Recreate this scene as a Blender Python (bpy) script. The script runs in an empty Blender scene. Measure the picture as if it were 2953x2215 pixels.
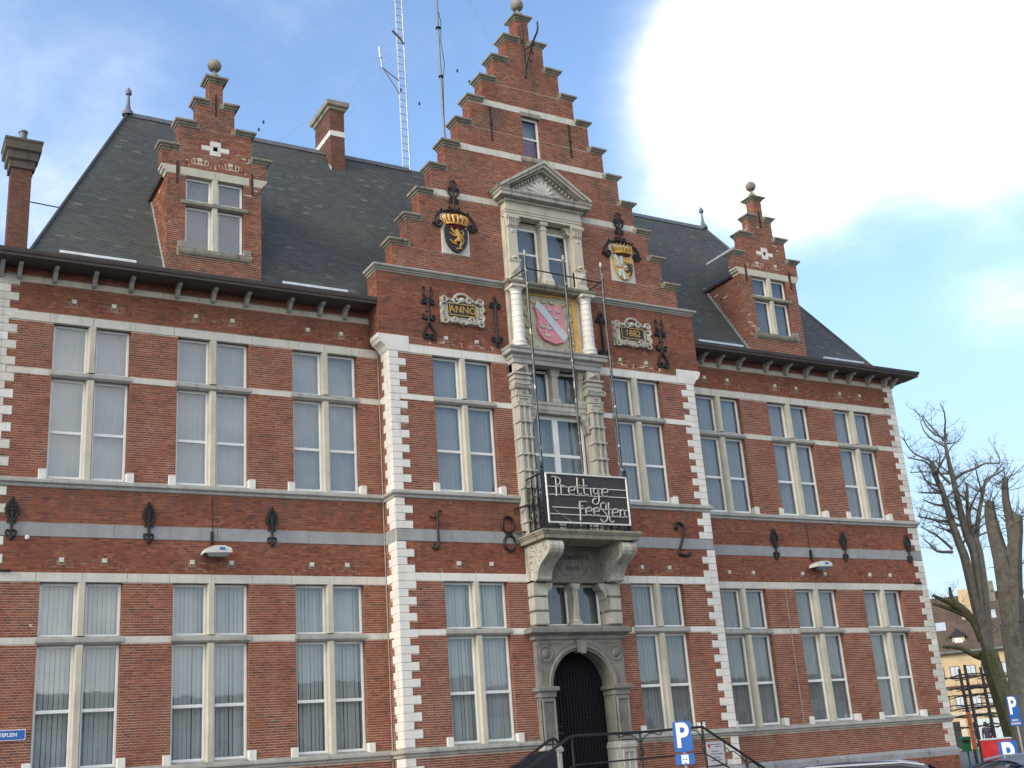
import bpy, math, random
import numpy as np
from mathutils import Vector, Matrix
random.seed(7); rng = np.random.default_rng(7)
sc = bpy.context.scene; col = sc.collection
pi = math.pi
# ------------------------------------------------------------------ camera
YAW, PITCH, ROLL = 0.531125, 0.317110, -0.075711
cd = bpy.data.cameras.new('camera'); cam = bpy.data.objects.new('camera', cd); col.objects.link(cam)
fw = Vector((math.sin(YAW)*math.cos(PITCH), math.cos(YAW)*math.cos(PITCH), math.sin(PITCH)))
rt = Vector((math.cos(YAW), -math.sin(YAW), 0)); up = rt.cross(fw)
r2 = rt*math.cos(ROLL) + up*math.sin(ROLL); u2 = up*math.cos(ROLL) - rt*math.sin(ROLL)
M = Matrix((r2, u2, -fw)).transposed().to_4x4(); M.translation = (-16.5847, -26.6574, 1.6)
cam.matrix_world = M
cd.sensor_fit = 'HORIZONTAL'; cd.sensor_width = 36; cd.lens = 40.866; cd.clip_end = 3000; cd.clip_start = 0.1
sc.camera = cam
# ------------------------------------------------------------------ light
SUN_AZ, SUN_EL = math.radians(-99), math.radians(27)      # azimuth from +Y towards +X: the sun stands left, almost along the front
sun_dir = Vector((math.sin(SUN_AZ)*math.cos(SUN_EL), math.cos(SUN_AZ)*math.cos(SUN_EL), math.sin(SUN_EL)))
sd = bpy.data.lights.new('sun', 'SUN'); sun = bpy.data.objects.new('sun', sd); col.objects.link(sun)
sd.energy = 1.5; sd.angle = math.radians(20); sd.color = (1.0, 0.90, 0.72)
sun.rotation_euler = sun_dir.to_track_quat('Z', 'Y').to_euler()
w = bpy.data.worlds.new('World'); sc.world = w; w.use_nodes = True
NT = w.node_tree; NT.nodes.clear()
def wn(t, **k):
    n = NT.nodes.new('ShaderNode'+t)
    for a, b in k.items(): setattr(n, a, b)
    return n
def wl(a, b): NT.links.new(a, b)
def wmath(op, a, b=None, c=None, clamp=False):
    n = wn('Math', operation=op, use_clamp=clamp)
    for i, v in enumerate((a, b, c)):
        if v is None: continue
        if isinstance(v, (int, float)): n.inputs[i].default_value = v
        else: wl(v, n.inputs[i])
    return n.outputs[0]
sky = wn('TexSky', sky_type='NISHITA'); sky.sun_disc = False; sky.sun_elevation = SUN_EL; sky.sun_rotation = SUN_AZ
sky.air_density = 1.0; sky.dust_density = 0.4; sky.ozone_density = 2.5
tc = wn('TexCoord'); nv = wn('VectorMath', operation='NORMALIZE'); wl(tc.outputs['Generated'], nv.inputs[0])
sx = wn('SeparateXYZ'); wl(nv.outputs[0], sx.inputs[0])
zc = wmath('ADD', wmath('MAXIMUM', sx.outputs[2], 0.0), 0.22)
cv = wn('CombineXYZ'); wl(wmath('DIVIDE', sx.outputs[0], zc), cv.inputs[0]); wl(wmath('DIVIDE', sx.outputs[1], zc), cv.inputs[1])
def wnoise(scale, detail, rough, off, dist=0.0):
    mp = wn('Mapping'); mp.inputs['Location'].default_value = off; wl(cv.outputs[0], mp.inputs[0])
    n = wn('TexNoise'); n.inputs['Scale'].default_value = scale; n.inputs['Detail'].default_value = detail
    n.inputs['Roughness'].default_value = rough; n.inputs['Distortion'].default_value = dist
    wl(mp.outputs[0], n.inputs['Vector']); return n.outputs[0]
def bump_dir(d, inner, outer):                                # a soft bank of cloud round one direction of the sky
    dt = wn('VectorMath', operation='DOT_PRODUCT'); wl(nv.outputs[0], dt.inputs[0]); dt.inputs[1].default_value = d
    mr = wn('MapRange', interpolation_type='SMOOTHSTEP'); wl(dt.outputs['Value'], mr.inputs[0])
    mr.inputs[1].default_value = math.cos(math.radians(outer)); mr.inputs[2].default_value = math.cos(math.radians(inner))
    return mr.outputs[0]
n1 = wnoise(1.15, 9, 0.56, (3.1, 1.7, 0), 0.25); n2 = wnoise(3.2, 7, 0.6, (0.4, 5.2, 0), 0.6)
n3 = wnoise(9.0, 6, 0.62, (2.3, 0.7, 0), 0.4)
dens = wmath('ADD', wmath('ADD', wmath('MULTIPLY', n1, 0.8), wmath('MULTIPLY', n2, 0.42)), wmath('MULTIPLY', n3, 0.16))
for d, a, b, g in (((0.60, 0.60, 0.53), 0, 8, 0.22), ((0.672, 0.53, 0.52), 0, 11, 0.42), ((0.60, 0.645, 0.472), 0, 8, 0.24), ((0.735, 0.45, 0.505), 0, 9, 0.24),
                   ((0.775, 0.535, 0.335), 0, 5, 0.20), ((0.10, 0.86, 0.50), 2, 9, 0.08), ((0.155, 0.885, 0.44), 1, 6, 0.06), ((-0.45, -0.80, 0.40), 20, 65, 0.50)):  # last entry: unseen cloud bank behind the camera, added to light the facade
    dens = wmath('ADD', dens, wmath('MULTIPLY', bump_dir(d, a, b), g))
cl = wn('MapRange', interpolation_type='SMOOTHSTEP'); wl(dens, cl.inputs[0]); cl.inputs[1].default_value = 0.52; cl.inputs[2].default_value = 1.30
lowz = wn('MapRange', interpolation_type='SMOOTHSTEP'); wl(sx.outputs[2], lowz.inputs[0]); lowz.inputs[1].default_value = 0.46; lowz.inputs[2].default_value = 0.10
bg1 = wn('Background'); wl(sky.outputs[0], bg1.inputs[0]); bg1.inputs[1].default_value = 0.15
bgh = wn('Background'); bgh.inputs[0].default_value = (0.64, 0.84, 1.0, 1); bgh.inputs[1].default_value = 0.36
bg2 = wn('Background'); bg2.inputs[0].default_value = (1.0, 0.965, 0.90, 1); bg2.inputs[1].default_value = 1.1
mh = wn('MixShader'); wl(wmath('MULTIPLY', lowz.outputs[0], 0.80), mh.inputs[0]); wl(bg1.outputs[0], mh.inputs[1]); wl(bgh.outputs[0], mh.inputs[2])
mx = wn('MixShader'); wl(wmath('MULTIPLY', wmath('POWER', cl.outputs[0], 2.2), 0.97), mx.inputs[0]); wl(mh.outputs[0], mx.inputs[1]); wl(bg2.outputs[0], mx.inputs[2])
wo = wn('OutputWorld'); wl(mx.outputs[0], wo.inputs[0])
sc.view_settings.view_transform = 'Standard'; sc.view_settings.look = 'None'; sc.view_settings.gamma = 1; sc.view_settings.use_curve_mapping = False
sc.view_settings.exposure = 1.15
# ------------------------------------------------------------------ materials
MATS = {}
class G:                                                      # tiny node-graph helper
    def __init__(s, name):
        s.m = bpy.data.materials.new(name); s.m.use_nodes = True; s.t = s.m.node_tree; s.t.nodes.clear()
        s.out = s.n('OutputMaterial'); MATS[name] = s.m; s._pos = None
    def n(s, t, **k):
        x = s.t.nodes.new('ShaderNode'+t)
        for a, b in k.items(): setattr(x, a, b)
        return x
    def set(s, inp, v):
        if isinstance(v, bpy.types.NodeSocket): s.t.links.new(v, inp)
        elif isinstance(v, (tuple, list)) and len(v) == 3 and inp.type == 'RGBA': inp.default_value = (*v, 1)
        else: inp.default_value = v
    def pos(s, scale=(1, 1, 1)):
        if s._pos is None: s._pos = s.n('NewGeometry').outputs['Position']
        if scale == (1, 1, 1): return s._pos
        v = s.n('VectorMath', operation='MULTIPLY'); s.set(v.inputs[0], s._pos); v.inputs[1].default_value = scale; return v.outputs[0]
    def noise(s, scale, detail=4, rough=0.55, stretch=(1, 1, 1), vec=None):
        x = s.n('TexNoise'); s.set(x.inputs['Vector'], vec or s.pos(stretch)); x.inputs['Scale'].default_value = scale
        x.inputs['Detail'].default_value = detail; x.inputs['Roughness'].default_value = rough; return x.outputs[0]
    def ramp(s, f, stops):
        x = s.n('ValToRGB'); s.set(x.inputs[0], f); e = x.color_ramp.elements
        while len(e) < len(stops): e.new(0.5)
        for i, (p, c) in enumerate(stops): e[i].position = p; e[i].color = (*c, 1) if len(c) == 3 else c
        return x.outputs[0]
    def mix(s, f, a, b, mode='MIX'):
        x = s.n('MixRGB', blend_type=mode); s.set(x.inputs[0], f); s.set(x.inputs[1], a); s.set(x.inputs[2], b); return x.outputs[0]
    def math(s, op, a, b=0.0, clamp=False):
        x = s.n('Math', operation=op, use_clamp=clamp); s.set(x.inputs[0], a); s.set(x.inputs[1], b); return x.outputs[0]
    def rng(s, v, a, b, c=0.0, d=1.0):
        x = s.n('MapRange', interpolation_type='SMOOTHSTEP'); s.set(x.inputs[0], v)
        for i, q in enumerate((a, b, c, d)): x.inputs[i+1].default_value = q
        return x.outputs[0]
    def bsdf(s, color, rough=0.7, metal=0.0, bump=None, strength=0.3, dist=0.01, spec=0.5):
        b = s.n('BsdfPrincipled'); s.set(b.inputs['Base Color'], color); s.set(b.inputs['Roughness'], rough); s.set(b.inputs['Metallic'], metal)
        b.inputs['Specular IOR Level'].default_value = spec
        if bump is not None:
            u = s.n('Bump'); u.inputs['Strength'].default_value = strength; u.inputs['Distance'].default_value = dist; s.set(u.inputs['Height'], bump)
            s.t.links.new(u.outputs[0], b.inputs['Normal'])
        s.t.links.new(b.outputs[0], s.out.inputs[0]); return b
def simple(name, c, rough=0.6, metal=0.0, var=0.25, scale=6.0, bump=0.15, spec=0.5):
    g = G(name); n = g.noise(scale, 5, 0.6)
    d = tuple(x*(1-var) for x in c); l = tuple(min(1, x*(1+var*0.6)) for x in c)
    g.bsdf(g.ramp(n, ((0.3, d), (0.7, l))), rough, metal, g.noise(scale*12, 3), bump, 0.004, spec); return g.m
BR = ((0.0, (0.085, 0.042, 0.034)), (0.05, (0.135, 0.048, 0.033)), (0.3, (0.188, 0.056, 0.033)), (0.6, (0.222, 0.068, 0.038)), (0.85, (0.248, 0.080, 0.043)), (1.0, (0.285, 0.110, 0.058)))
def brick_mat(name, src, dark=1.0):
    g = G(name)
    if src == 'attr':
        a = g.n('Attribute'); a.attribute_name = 'rnd'; r = a.outputs['Fac']
    else: r = g.n('ObjectInfo').outputs['Random']
    c = g.ramp(r, BR)
    big = g.noise(0.55, 5, 0.6); c = g.mix(g.rng(big, 0.42, 0.72, 0, 0.45), c, (0.17, 0.062, 0.042))            # paler bloomed patches
    soot = g.noise(1.3, 6, 0.65, (1, 1, 0.45)); z = g.n('SeparateXYZ'); g.set(z.inputs[0], g.pos())
    sf = g.math('MULTIPLY', g.rng(soot, 0.48, 0.7), g.rng(z.outputs[2], 11.0, 19.0, 0.12, 0.85))
    c = g.mix(sf, c, (0.068, 0.042, 0.035))
    if dark < 1: c = g.mix(0.55, c, (0.07, 0.05, 0.042))
    c = g.mix(1.0, c, g.ramp(g.noise(60, 2), ((0.3, (0.86, 0.86, 0.86)), (0.7, (1.10, 1.10, 1.10)))), 'MULTIPLY')
    stk = g.noise(2.6, 6, 0.7, (2.2, 2.2, 0.12))                   # rain streaks under the ledges
    for za, zb_ in ((7.35, 8.16), (1.35, 1.98), (12.2, 13.0), (13.6, 14.25)):
        msk = g.math('MULTIPLY', g.rng(z.outputs[2], za, zb_), g.math('LESS_THAN', z.outputs[2], zb_+0.05)); c = g.mix(g.math('MULTIPLY', msk, g.rng(stk, 0.40, 0.62, 0, 0.55)), c, (0.062, 0.046, 0.040))
    g.bsdf(c, 0.85, 0, g.noise(90, 3), 0.35, 0.004, 0.3); return g.m
brick_mat('brick', 'attr'); brick_mat('brick_single', 'obj'); brick_mat('brick_sooty', 'attr', 0.6)
def mortar(name, a, b):
    g = G(name); c = g.ramp(g.noise(1.1, 6, 0.65), ((0.35, a), (0.62, b))); g.bsdf(c, 0.95, 0, g.noise(70, 3), 0.4, 0.004, 0.2)
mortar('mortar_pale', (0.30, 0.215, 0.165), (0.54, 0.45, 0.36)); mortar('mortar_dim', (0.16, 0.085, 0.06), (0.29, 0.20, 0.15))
def stone(name, base, warm, dirt, moss=0.5, streak=0.5):
    g = G(name); c = g.ramp(g.noise(2.2, 6, 0.6), ((0.3, base), (0.7, warm)))
    st = g.noise(3.0, 6, 0.65, (1.6, 1.6, 0.22)); c = g.mix(g.rng(st, 0.50, 0.74, 0, streak), c, dirt)
    gn = g.n('NewGeometry'); nz = g.n('SeparateXYZ'); g.set(nz.inputs[0], gn.outputs['True Normal'])
    up_ = g.math('MULTIPLY', g.rng(nz.outputs[2], 0.35, 0.9), g.rng(g.noise(5, 4), 0.35, 0.6, 0.3, 1.0))
    c = g.mix(g.math('MULTIPLY', up_, moss), c, (0.085, 0.085, 0.05))
    c = g.mix(1.0, c, g.ramp(g.noise(45, 3), ((0.3, (0.86, 0.86, 0.86)), (0.7, (1.06, 1.06, 1.06)))), 'MULTIPLY')
    g.bsdf(c, 0.85, 0, g.noise(55, 4), 0.3, 0.006, 0.3); return g.m
stone('stone_white', (0.60, 0.59, 0.56), (0.72, 0.70, 0.66), (0.36, 0.345, 0.31), 0.5, 0.40)
stone('stone_band', (0.48, 0.465, 0.42), (0.60, 0.58, 0.525), (0.26, 0.25, 0.215), 0.5, 0.55)
stone('stone_cream', (0.43, 0.405, 0.335), (0.55, 0.515, 0.425), (0.26, 0.24, 0.19), 0.5, 0.5)
stone('stone_carved', (0.335, 0.325, 0.285), (0.47, 0.455, 0.40), (0.13, 0.125, 0.105), 0.75, 0.85)
stone('stone_cap', (0.20, 0.188, 0.15), (0.31, 0.29, 0.235), (0.065, 0.06, 0.048), 0.9, 0.8)
stone('stone_dark', (0.085, 0.072, 0.06), (0.13, 0.11, 0.09), (0.04, 0.035, 0.03), 0.4, 0.6)
stone('stone_grey', (0.30, 0.30, 0.285), (0.40, 0.40, 0.375), (0.17, 0.165, 0.15), 0.4, 0.6)
stone('stone_blue', (0.235, 0.245, 0.26), (0.315, 0.325, 0.335), (0.16, 0.165, 0.17), 0.3, 0.45)
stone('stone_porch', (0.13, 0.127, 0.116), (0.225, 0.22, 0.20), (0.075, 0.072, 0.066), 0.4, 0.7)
def slate_mat(name, src):
    g = G(name)
    if src == 'attr':
        a = g.n('Attribute'); a.attribute_name = 'rnd'; r = a.outputs['Fac']
    else: r = g.n('ObjectInfo').outputs['Random']
    c = g.ramp(r, ((0.0, (0.046, 0.049, 0.049)), (0.5, (0.056, 0.059, 0.057)), (0.95, (0.066, 0.069, 0.064)), (1.0, (0.11, 0.115, 0.11))))
    c = g.mix(g.rng(g.noise(0.5, 6, 0.65), 0.42, 0.72, 0, 0.5), c, (0.075, 0.078, 0.062))
    c = g.mix(g.rng(g.noise(2.4, 6, 0.7, (1, 1, 0.3)), 0.58, 0.75, 0, 0.4), c, (0.13, 0.135, 0.125))
    g.bsdf(c, g.rng(g.noise(9, 3), 0.2, 0.8, 0.5, 0.75), 0, g.noise(40, 4), 0.2, 0.005, 0.4)
slate_mat('slate', 'attr'); slate_mat('slate_single', 'obj')
simple('frame_white', (0.72, 0.73, 0.72), 0.4, 0, 0.10, 3, 0.1); simple('soffit', (0.42, 0.38, 0.34), 0.7, 0, 0.3, 4); simple('fascia', (0.055, 0.042, 0.040), 0.5, 0, 0.3, 5)
simple('zinc', (0.52, 0.56, 0.58), 0.35, 0.4, 0.2, 4); simple('lead', (0.13, 0.14, 0.145), 0.5, 0.3, 0.3, 5)
simple('iron', (0.018, 0.017, 0.018), 0.55, 0.3, 0.4, 20, 0.5); simple('iron_paint', (0.012, 0.012, 0.014), 0.35, 0, 0.3, 10)
simple('gold', (0.46, 0.27, 0.06), 0.5, 0.35, 0.35, 14, 0.4); simple('black_field', (0.012, 0.012, 0.014), 0.5); simple('crimson', (0.22, 0.035, 0.06), 0.6)
simple('pink', (0.58, 0.22, 0.265), 0.6, 0, 0.12, 5); simple('pale_blue', (0.44, 0.50, 0.55), 0.6, 0, 0.1, 5); simple('sky_blue', (0.40, 0.56, 0.62), 0.6)
simple('relief_green', (0.41, 0.40, 0.31), 0.8, 0, 0.25, 6); simple('ochre', (0.55, 0.34, 0.10), 0.7, 0, 0.25, 5); simple('swan', (0.46, 0.48, 0.46), 0.6)
simple('door_wood', (0.010, 0.008, 0.012), 0.7, 0, 0.4, 8, 0.3, 0.15); simple('sign_black', (0.030, 0.024, 0.024), 0.6, 0, 0.25, 2); simple('neon', (0.62, 0.62, 0.60), 0.35, 0, 0.1, 10)
simple('neon_dim', (0.36, 0.36, 0.345), 0.4, 0, 0.2, 10)
simple('lamp_body', (0.55, 0.55, 0.52), 0.5, 0, 0.15, 6); simple('dark', (0.02, 0.02, 0.022), 0.8); simple('cable', (0.35, 0.33, 0.30), 0.7)
simple('mast', (0.33, 0.35, 0.36), 0.45, 0.5, 0.3, 6); simple('sign_blue', (0.012, 0.10, 0.38), 0.45, 0, 0.15, 4); simple('sign_white', (0.74, 0.74, 0.74), 0.45, 0, 0.08, 4)
simple('board', (0.42, 0.42, 0.45), 0.5, 0, 0.08, 4); simple('ink', (0.05, 0.05, 0.09), 0.6); simple('red', (0.42, 0.025, 0.03), 0.45)
simple('bark', (0.19, 0.172, 0.14), 0.9, 0, 0.4, 5, 0.8); simple('bark_dark', (0.085, 0.078, 0.066), 0.9, 0, 0.45, 5, 0.8); simple('moss_bark', (0.13, 0.125, 0.06), 0.9, 0, 0.45, 4, 0.8)
simple('asphalt', (0.075, 0.075, 0.078), 0.9, 0, 0.2, 2, 0.6); simple('paving', (0.20, 0.195, 0.185), 0.9, 0, 0.25, 1.5, 0.6)
simple('rubber', (0.015, 0.015, 0.015), 0.8); simple('chrome', (0.6, 0.6, 0.62), 0.2, 0.9, 0.05, 4, 0)
simple('fabric_white', (0.40, 0.425, 0.42), 0.9, 0, 0.10, 2, 0.1); simple('fabric_mid', (0.30, 0.315, 0.315), 0.9, 0, 0.15, 2, 0.1); simple('fabric_grey', (0.26, 0.28, 0.29), 0.9, 0, 0.12, 2, 0.1); simple('fabric_dull', (0.12, 0.128, 0.132), 0.9, 0, 0.15, 2, 0.1)
def glass(name, k, tint):
    g = G(name); u = g.n('Bump'); u.inputs['Strength'].default_value = 0.02; u.inputs['Distance'].default_value = 0.05; g.set(u.inputs['Height'], g.noise(1.6, 2))
    gl = g.n('BsdfGlossy'); gl.inputs['Roughness'].default_value = 0.02; gl.inputs['Color'].default_value = (0.95, 0.97, 1, 1); g.set(gl.inputs['Normal'], u.outputs[0])
    tr = g.n('BsdfTransparent'); tr.inputs['Color'].default_value = (*tint, 1)
    gn = g.n('NewGeometry'); dt = g.n('VectorMath', operation='DOT_PRODUCT'); g.set(dt.inputs[0], gn.outputs['Incoming']); g.set(dt.inputs[1], gn.outputs['Normal'])
    f = g.math('ADD', g.math('MULTIPLY', g.math('POWER', g.math('SUBTRACT', 1.0, g.math('ABSOLUTE', dt.outputs['Value'])), 5.0), 0.95), k, True)
    mx = g.n('MixShader'); g.set(mx.inputs[0], f); g.set(mx.inputs[1], tr.outputs[0]); g.set(mx.inputs[2], gl.outputs[0]); g.t.links.new(mx.outputs[0], g.out.inputs[0])
glass('glass', 0.065, (0.93, 0.95, 0.96)); glass('car_glass', 0.10, (0.30, 0.33, 0.35))
def pole_mat():
    g = G('pole_flecked'); f = g.rng(g.noise(9, 5, 0.7, (1, 1, 0.55)), 0.60, 0.63)
    g.bsdf(g.mix(f, (0.012, 0.012, 0.013), (0.72, 0.72, 0.70)), 0.4)
pole_mat()
def paint(name, c):
    g = G(name); b = g.bsdf(c, 0.42, 0.0, g.noise(200, 2), 0.02, 0.001, 0.25); b.inputs['Coat Weight'].default_value = 0.06; b.inputs['Coat Roughness'].default_value = 0.05
paint('paint_dark', (0.018, 0.018, 0.022)); paint('paint_blue', (0.03, 0.035, 0.06))
# ------------------------------------------------------------------ mesh helpers
def link(o, parent=None):
    col.objects.link(o)
    if parent is not None: o.parent = parent
    return o
class MB:
    RS = 1.0
    def __init__(s): s.v = []; s.f = []
    def add(s, vs, fs):
        b = len(s.v); s.v += [tuple(p) for p in vs]; s.f += [tuple(i+b for i in f) for f in fs]; return s
    def box(s, x0, x1, y0, y1, z0, z1):
        return s.add([(x0, y0, z0), (x1, y0, z0), (x1, y1, z0), (x0, y1, z0), (x0, y0, z1), (x1, y0, z1), (x1, y1, z1), (x0, y1, z1)],
                     [(0, 3, 2, 1), (4, 5, 6, 7), (0, 1, 5, 4), (1, 2, 6, 5), (2, 3, 7, 6), (3, 0, 4, 7)])
    def cbox(s, x0, x1, y0, y1, z0, z1, c=0.008):             # box with a chamfered front (towards -y)
        return s.add([(x0, y1, z0), (x1, y1, z0), (x1, y1, z1), (x0, y1, z1), (x0, y0+c, z0), (x1, y0+c, z0), (x1, y0+c, z1), (x0, y0+c, z1),
                      (x0+c, y0, z0+c), (x1-c, y0, z0+c), (x1-c, y0, z1-c), (x0+c, y0, z1-c)],
                     [(0, 3, 2, 1)[::-1], (0, 1, 5, 4), (1, 2, 6, 5), (2, 3, 7, 6), (3, 0, 4, 7), (4, 5, 9, 8), (5, 6, 10, 9), (6, 7, 11, 10), (7, 4, 8, 11), (8, 9, 10, 11)])
    def ring(s, x0, x1, y0, y1, lev, l=1, r=1, back=0):       # stacked rectangles: mitred mouldings
        vs = []
        for o, z in lev: vs += [(x0-o*l, y0-o, z), (x1+o*r, y0-o, z), (x1+o*r, y1+o*back, z), (x0-o*l, y1+o*back, z)]
        fs = [(0, 3, 2, 1), tuple(range(4*len(lev)-4, 4*len(lev)))]
        for k in range(len(lev)-1):
            a = 4*k
            for i in range(4): j = (i+1) % 4; fs.append((a+i, a+j, a+j+4, a+i+4))
        return s.add(vs, fs)
    def prism(s, poly, axis, a0, a1):                         # poly in the other two axes; extruded along axis
        n = len(poly)
        def P(p, a): return {'x': (a, p[0], p[1]), 'y': (p[0], a, p[1]), 'z': (p[0], p[1], a)}[axis]
        vs = [P(p, a0) for p in poly]+[P(p, a1) for p in poly]
        return s.add(vs, [tuple(range(n))[::-1], tuple(range(n, 2*n))]+[(i, (i+1) % n, n+(i+1) % n, n+i) for i in range(n)])
    def lathe(s, prof, cx, cy, n=16, z0=0):
        vs = []
        for r, z in prof: vs += [(cx+r*math.cos(2*pi*i/n), cy+r*math.sin(2*pi*i/n), z+z0) for i in range(n)]
        fs = [tuple(range(n))[::-1], tuple(range(n*(len(prof)-1), n*len(prof)))]
        for k in range(len(prof)-1):
            for i in range(n): j = (i+1) % n; fs.append((k*n+i, k*n+j, k*n+n+j, k*n+n+i))
        return s.add(vs, fs)
    def tube(s, pts, r, n=6, flat=1.0, closed=False):
        P = [Vector(p) for p in pts]; m = len(P); R = [q*MB.RS for q in r] if isinstance(r, (list, tuple)) else [r*MB.RS]*m
        vs = []; nrm = None
        for i in range(m):
            t = (P[(i+1) % m]-P[i-1]) if closed else (P[min(i+1, m-1)]-P[max(i-1, 0)])
            t = t.normalized() if t.length > 1e-9 else Vector((0, 0, 1))
            if nrm is None: nrm = Vector((0, -1, 0)) if abs(t.y) < 0.9 else Vector((1, 0, 0))
            nrm = (nrm-t*nrm.dot(t)).normalized(); b = t.cross(nrm)
            for k in range(n):
                a = 2*pi*(k+0.5)/n; vs.append(P[i]+(nrm*math.cos(a)*flat+b*math.sin(a))*R[i])
        fs = []
        for i in range(m if closed else m-1):
            for k in range(n): j = (k+1) % n; q = (i+1) % m; fs.append((i*n+k, i*n+j, q*n+j, q*n+k))
        if not closed: fs += [tuple(range(n))[::-1], tuple(range(n*(m-1), n*m))]
        return s.add(vs, fs)
    def ball(s, c, r, n=12, sq=(1, 1, 1)):
        m = n//2; vs = [(c[0], c[1], c[2]+r*sq[2])]
        for i in range(1, m):
            a = pi*i/m; vs += [(c[0]+r*sq[0]*math.sin(a)*math.cos(2*pi*k/n), c[1]+r*sq[1]*math.sin(a)*math.sin(2*pi*k/n), c[2]+r*sq[2]*math.cos(a)) for k in range(n)]
        vs.append((c[0], c[1], c[2]-r*sq[2])); e = len(vs)-1
        fs = [(0, 1+k, 1+(k+1) % n) for k in range(n)]+[(e, 1+(m-2)*n+(k+1) % n, 1+(m-2)*n+k) for k in range(n)]
        for i in range(m-2):
            for k in range(n): j = (k+1) % n; a = 1+i*n; fs.append((a+k, a+n+k, a+n+j, a+j))
        return s.add(vs, fs)
    def xf(s, M, start=0):
        for i in range(start, len(s.v)): s.v[i] = tuple(M @ Vector(s.v[i]))
        return s
    def build(s, name, mat, parent=None, smooth=False):
        me = bpy.data.meshes.new(name); me.from_pydata(s.v, [], s.f); me.update()
        me.materials.append(MATS[mat]); o = bpy.data.objects.new(name, me)
        if smooth:
            me.polygons.foreach_set('use_smooth', [True]*len(me.polygons))
            try: me.set_sharp_from_angle(angle=math.radians(38))
            except Exception: pass
        return link(o, parent)
def empty(name, loc=(0, 0, 0), parent=None):
    o = bpy.data.objects.new(name, None); o.location = loc; o.empty_display_size = 0.3; return link(o, parent)
def tag(o, label, cat, group=None):
    o['label'] = label; o['category'] = cat
    if group: o['group'] = group
    return o
def child_at(o, parent):                                      # parent o to an empty that stands off the origin, geometry stays put
    o.parent = parent; o.matrix_parent_inverse = Matrix.Translation(parent.location).inverted(); return o
def B(*a): return MB().box(*a)
def text_mesh(body, size, name, mat, parent, M, extrude=0.004, bold=0.0, space=1.0):
    cu = bpy.data.curves.new('t', 'FONT'); cu.body = body; cu.size = size; cu.extrude = extrude; cu.offset = bold; cu.space_character = space
    cu.align_x = 'CENTER'; cu.align_y = 'CENTER'; cu.resolution_u = 4
    o = bpy.data.objects.new('t', cu); col.objects.link(o); dg = bpy.context.evaluated_depsgraph_get()
    me = bpy.data.meshes.new_from_object(o.evaluated_get(dg)); bpy.data.objects.remove(o); bpy.data.curves.remove(cu)
    me.transform(M); me.materials.clear(); me.materials.append(MATS[mat]); me.name = name
    return link(bpy.data.objects.new(name, me), parent)
def face_front(x, y, z, sx=1.0): return Matrix.Translation((x, y, z)) @ Matrix.Rotation(pi/2, 4, 'X') @ Matrix.Diagonal((sx, 1, 1, 1))
def arc(cx, cz, r, a0, a1, n=10): return [(cx+r*math.cos(math.radians(a0+(a1-a0)*i/n)), cz+r*math.sin(math.radians(a0+(a1-a0)*i/n))) for i in range(n+1)]
def spiral(cx, cz, r0, r1, a0, a1, n=14): return [(cx+(r0+(r1-r0)*i/n)*math.cos(math.radians(a0+(a1-a0)*i/n)), cz+(r0+(r1-r0)*i/n)*math.sin(math.radians(a0+(a1-a0)*i/n))) for i in range(n+1)]
def xz(pts, y): return [(p[0], y, p[1]) for p in pts]
def mirror2(pts): return [(-p[0], p[1]) for p in pts]
# ------------------------------------------------------------------ brick and slate layers
COURSE, HEAD = 0.0552, 0.105
class Skin:                                                   # gathers thousands of thin blocks lying on planes
    def __init__(s): s.V = []; s.R = []
    def put(s, O, U, Vd, Nn, q, depth, jit, lift=0.0, rv=None):
        q = np.asarray(q, float).reshape(-1, 4); n = len(q)
        if n == 0: return
        O, U, Vd, Nn = (np.asarray(t, float) for t in (O, U, Vd, Nn))
        uu = q[:, [0, 1, 1, 0]]; vv = q[:, [2, 2, 3, 3]]
        fr = rng.normal(0, jit, (n, 1))+rng.normal(0, jit*0.5, (n, 4))
        if lift: fr = fr+np.array([lift, lift, 0, 0])
        P = O+uu[..., None]*U+vv[..., None]*Vd
        s.V.append(np.concatenate([P+fr[..., None]*Nn, P-depth*Nn], 1)); s.R.append(rng.random(n) if rv is None else np.full(n, rv))
    def build(s, name, mat, parent):
        V = np.concatenate(s.V); R = np.concatenate(s.R); n = len(V)
        F = np.array([[0, 1, 2, 3], [4, 5, 1, 0], [5, 6, 2, 1], [6, 7, 3, 2], [7, 4, 0, 3]])
        F = (np.arange(n)[:, None, None]*8+F).reshape(-1, 4)
        me = bpy.data.meshes.new(name); me.vertices.add(n*8); me.vertices.foreach_set('co', V.reshape(-1).astype(np.float32))
        me.loops.add(len(F)*4); me.loops.foreach_set('vertex_index', F.reshape(-1).astype(np.int32))
        me.polygons.add(len(F)); me.polygons.foreach_set('loop_start', (np.arange(len(F))*4).astype(np.int32))
        me.update(calc_edges=True); me.validate(); me.shade_flat()
        a = me.attributes.new('rnd', 'FLOAT', 'POINT'); a.data.foreach_set('value', np.repeat(R, 8).astype(np.float32))
        me.materials.append(MATS[mat]); o = bpy.data.objects.new(name, me); o['kind'] = 'stuff'; return link(o, parent)
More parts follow.
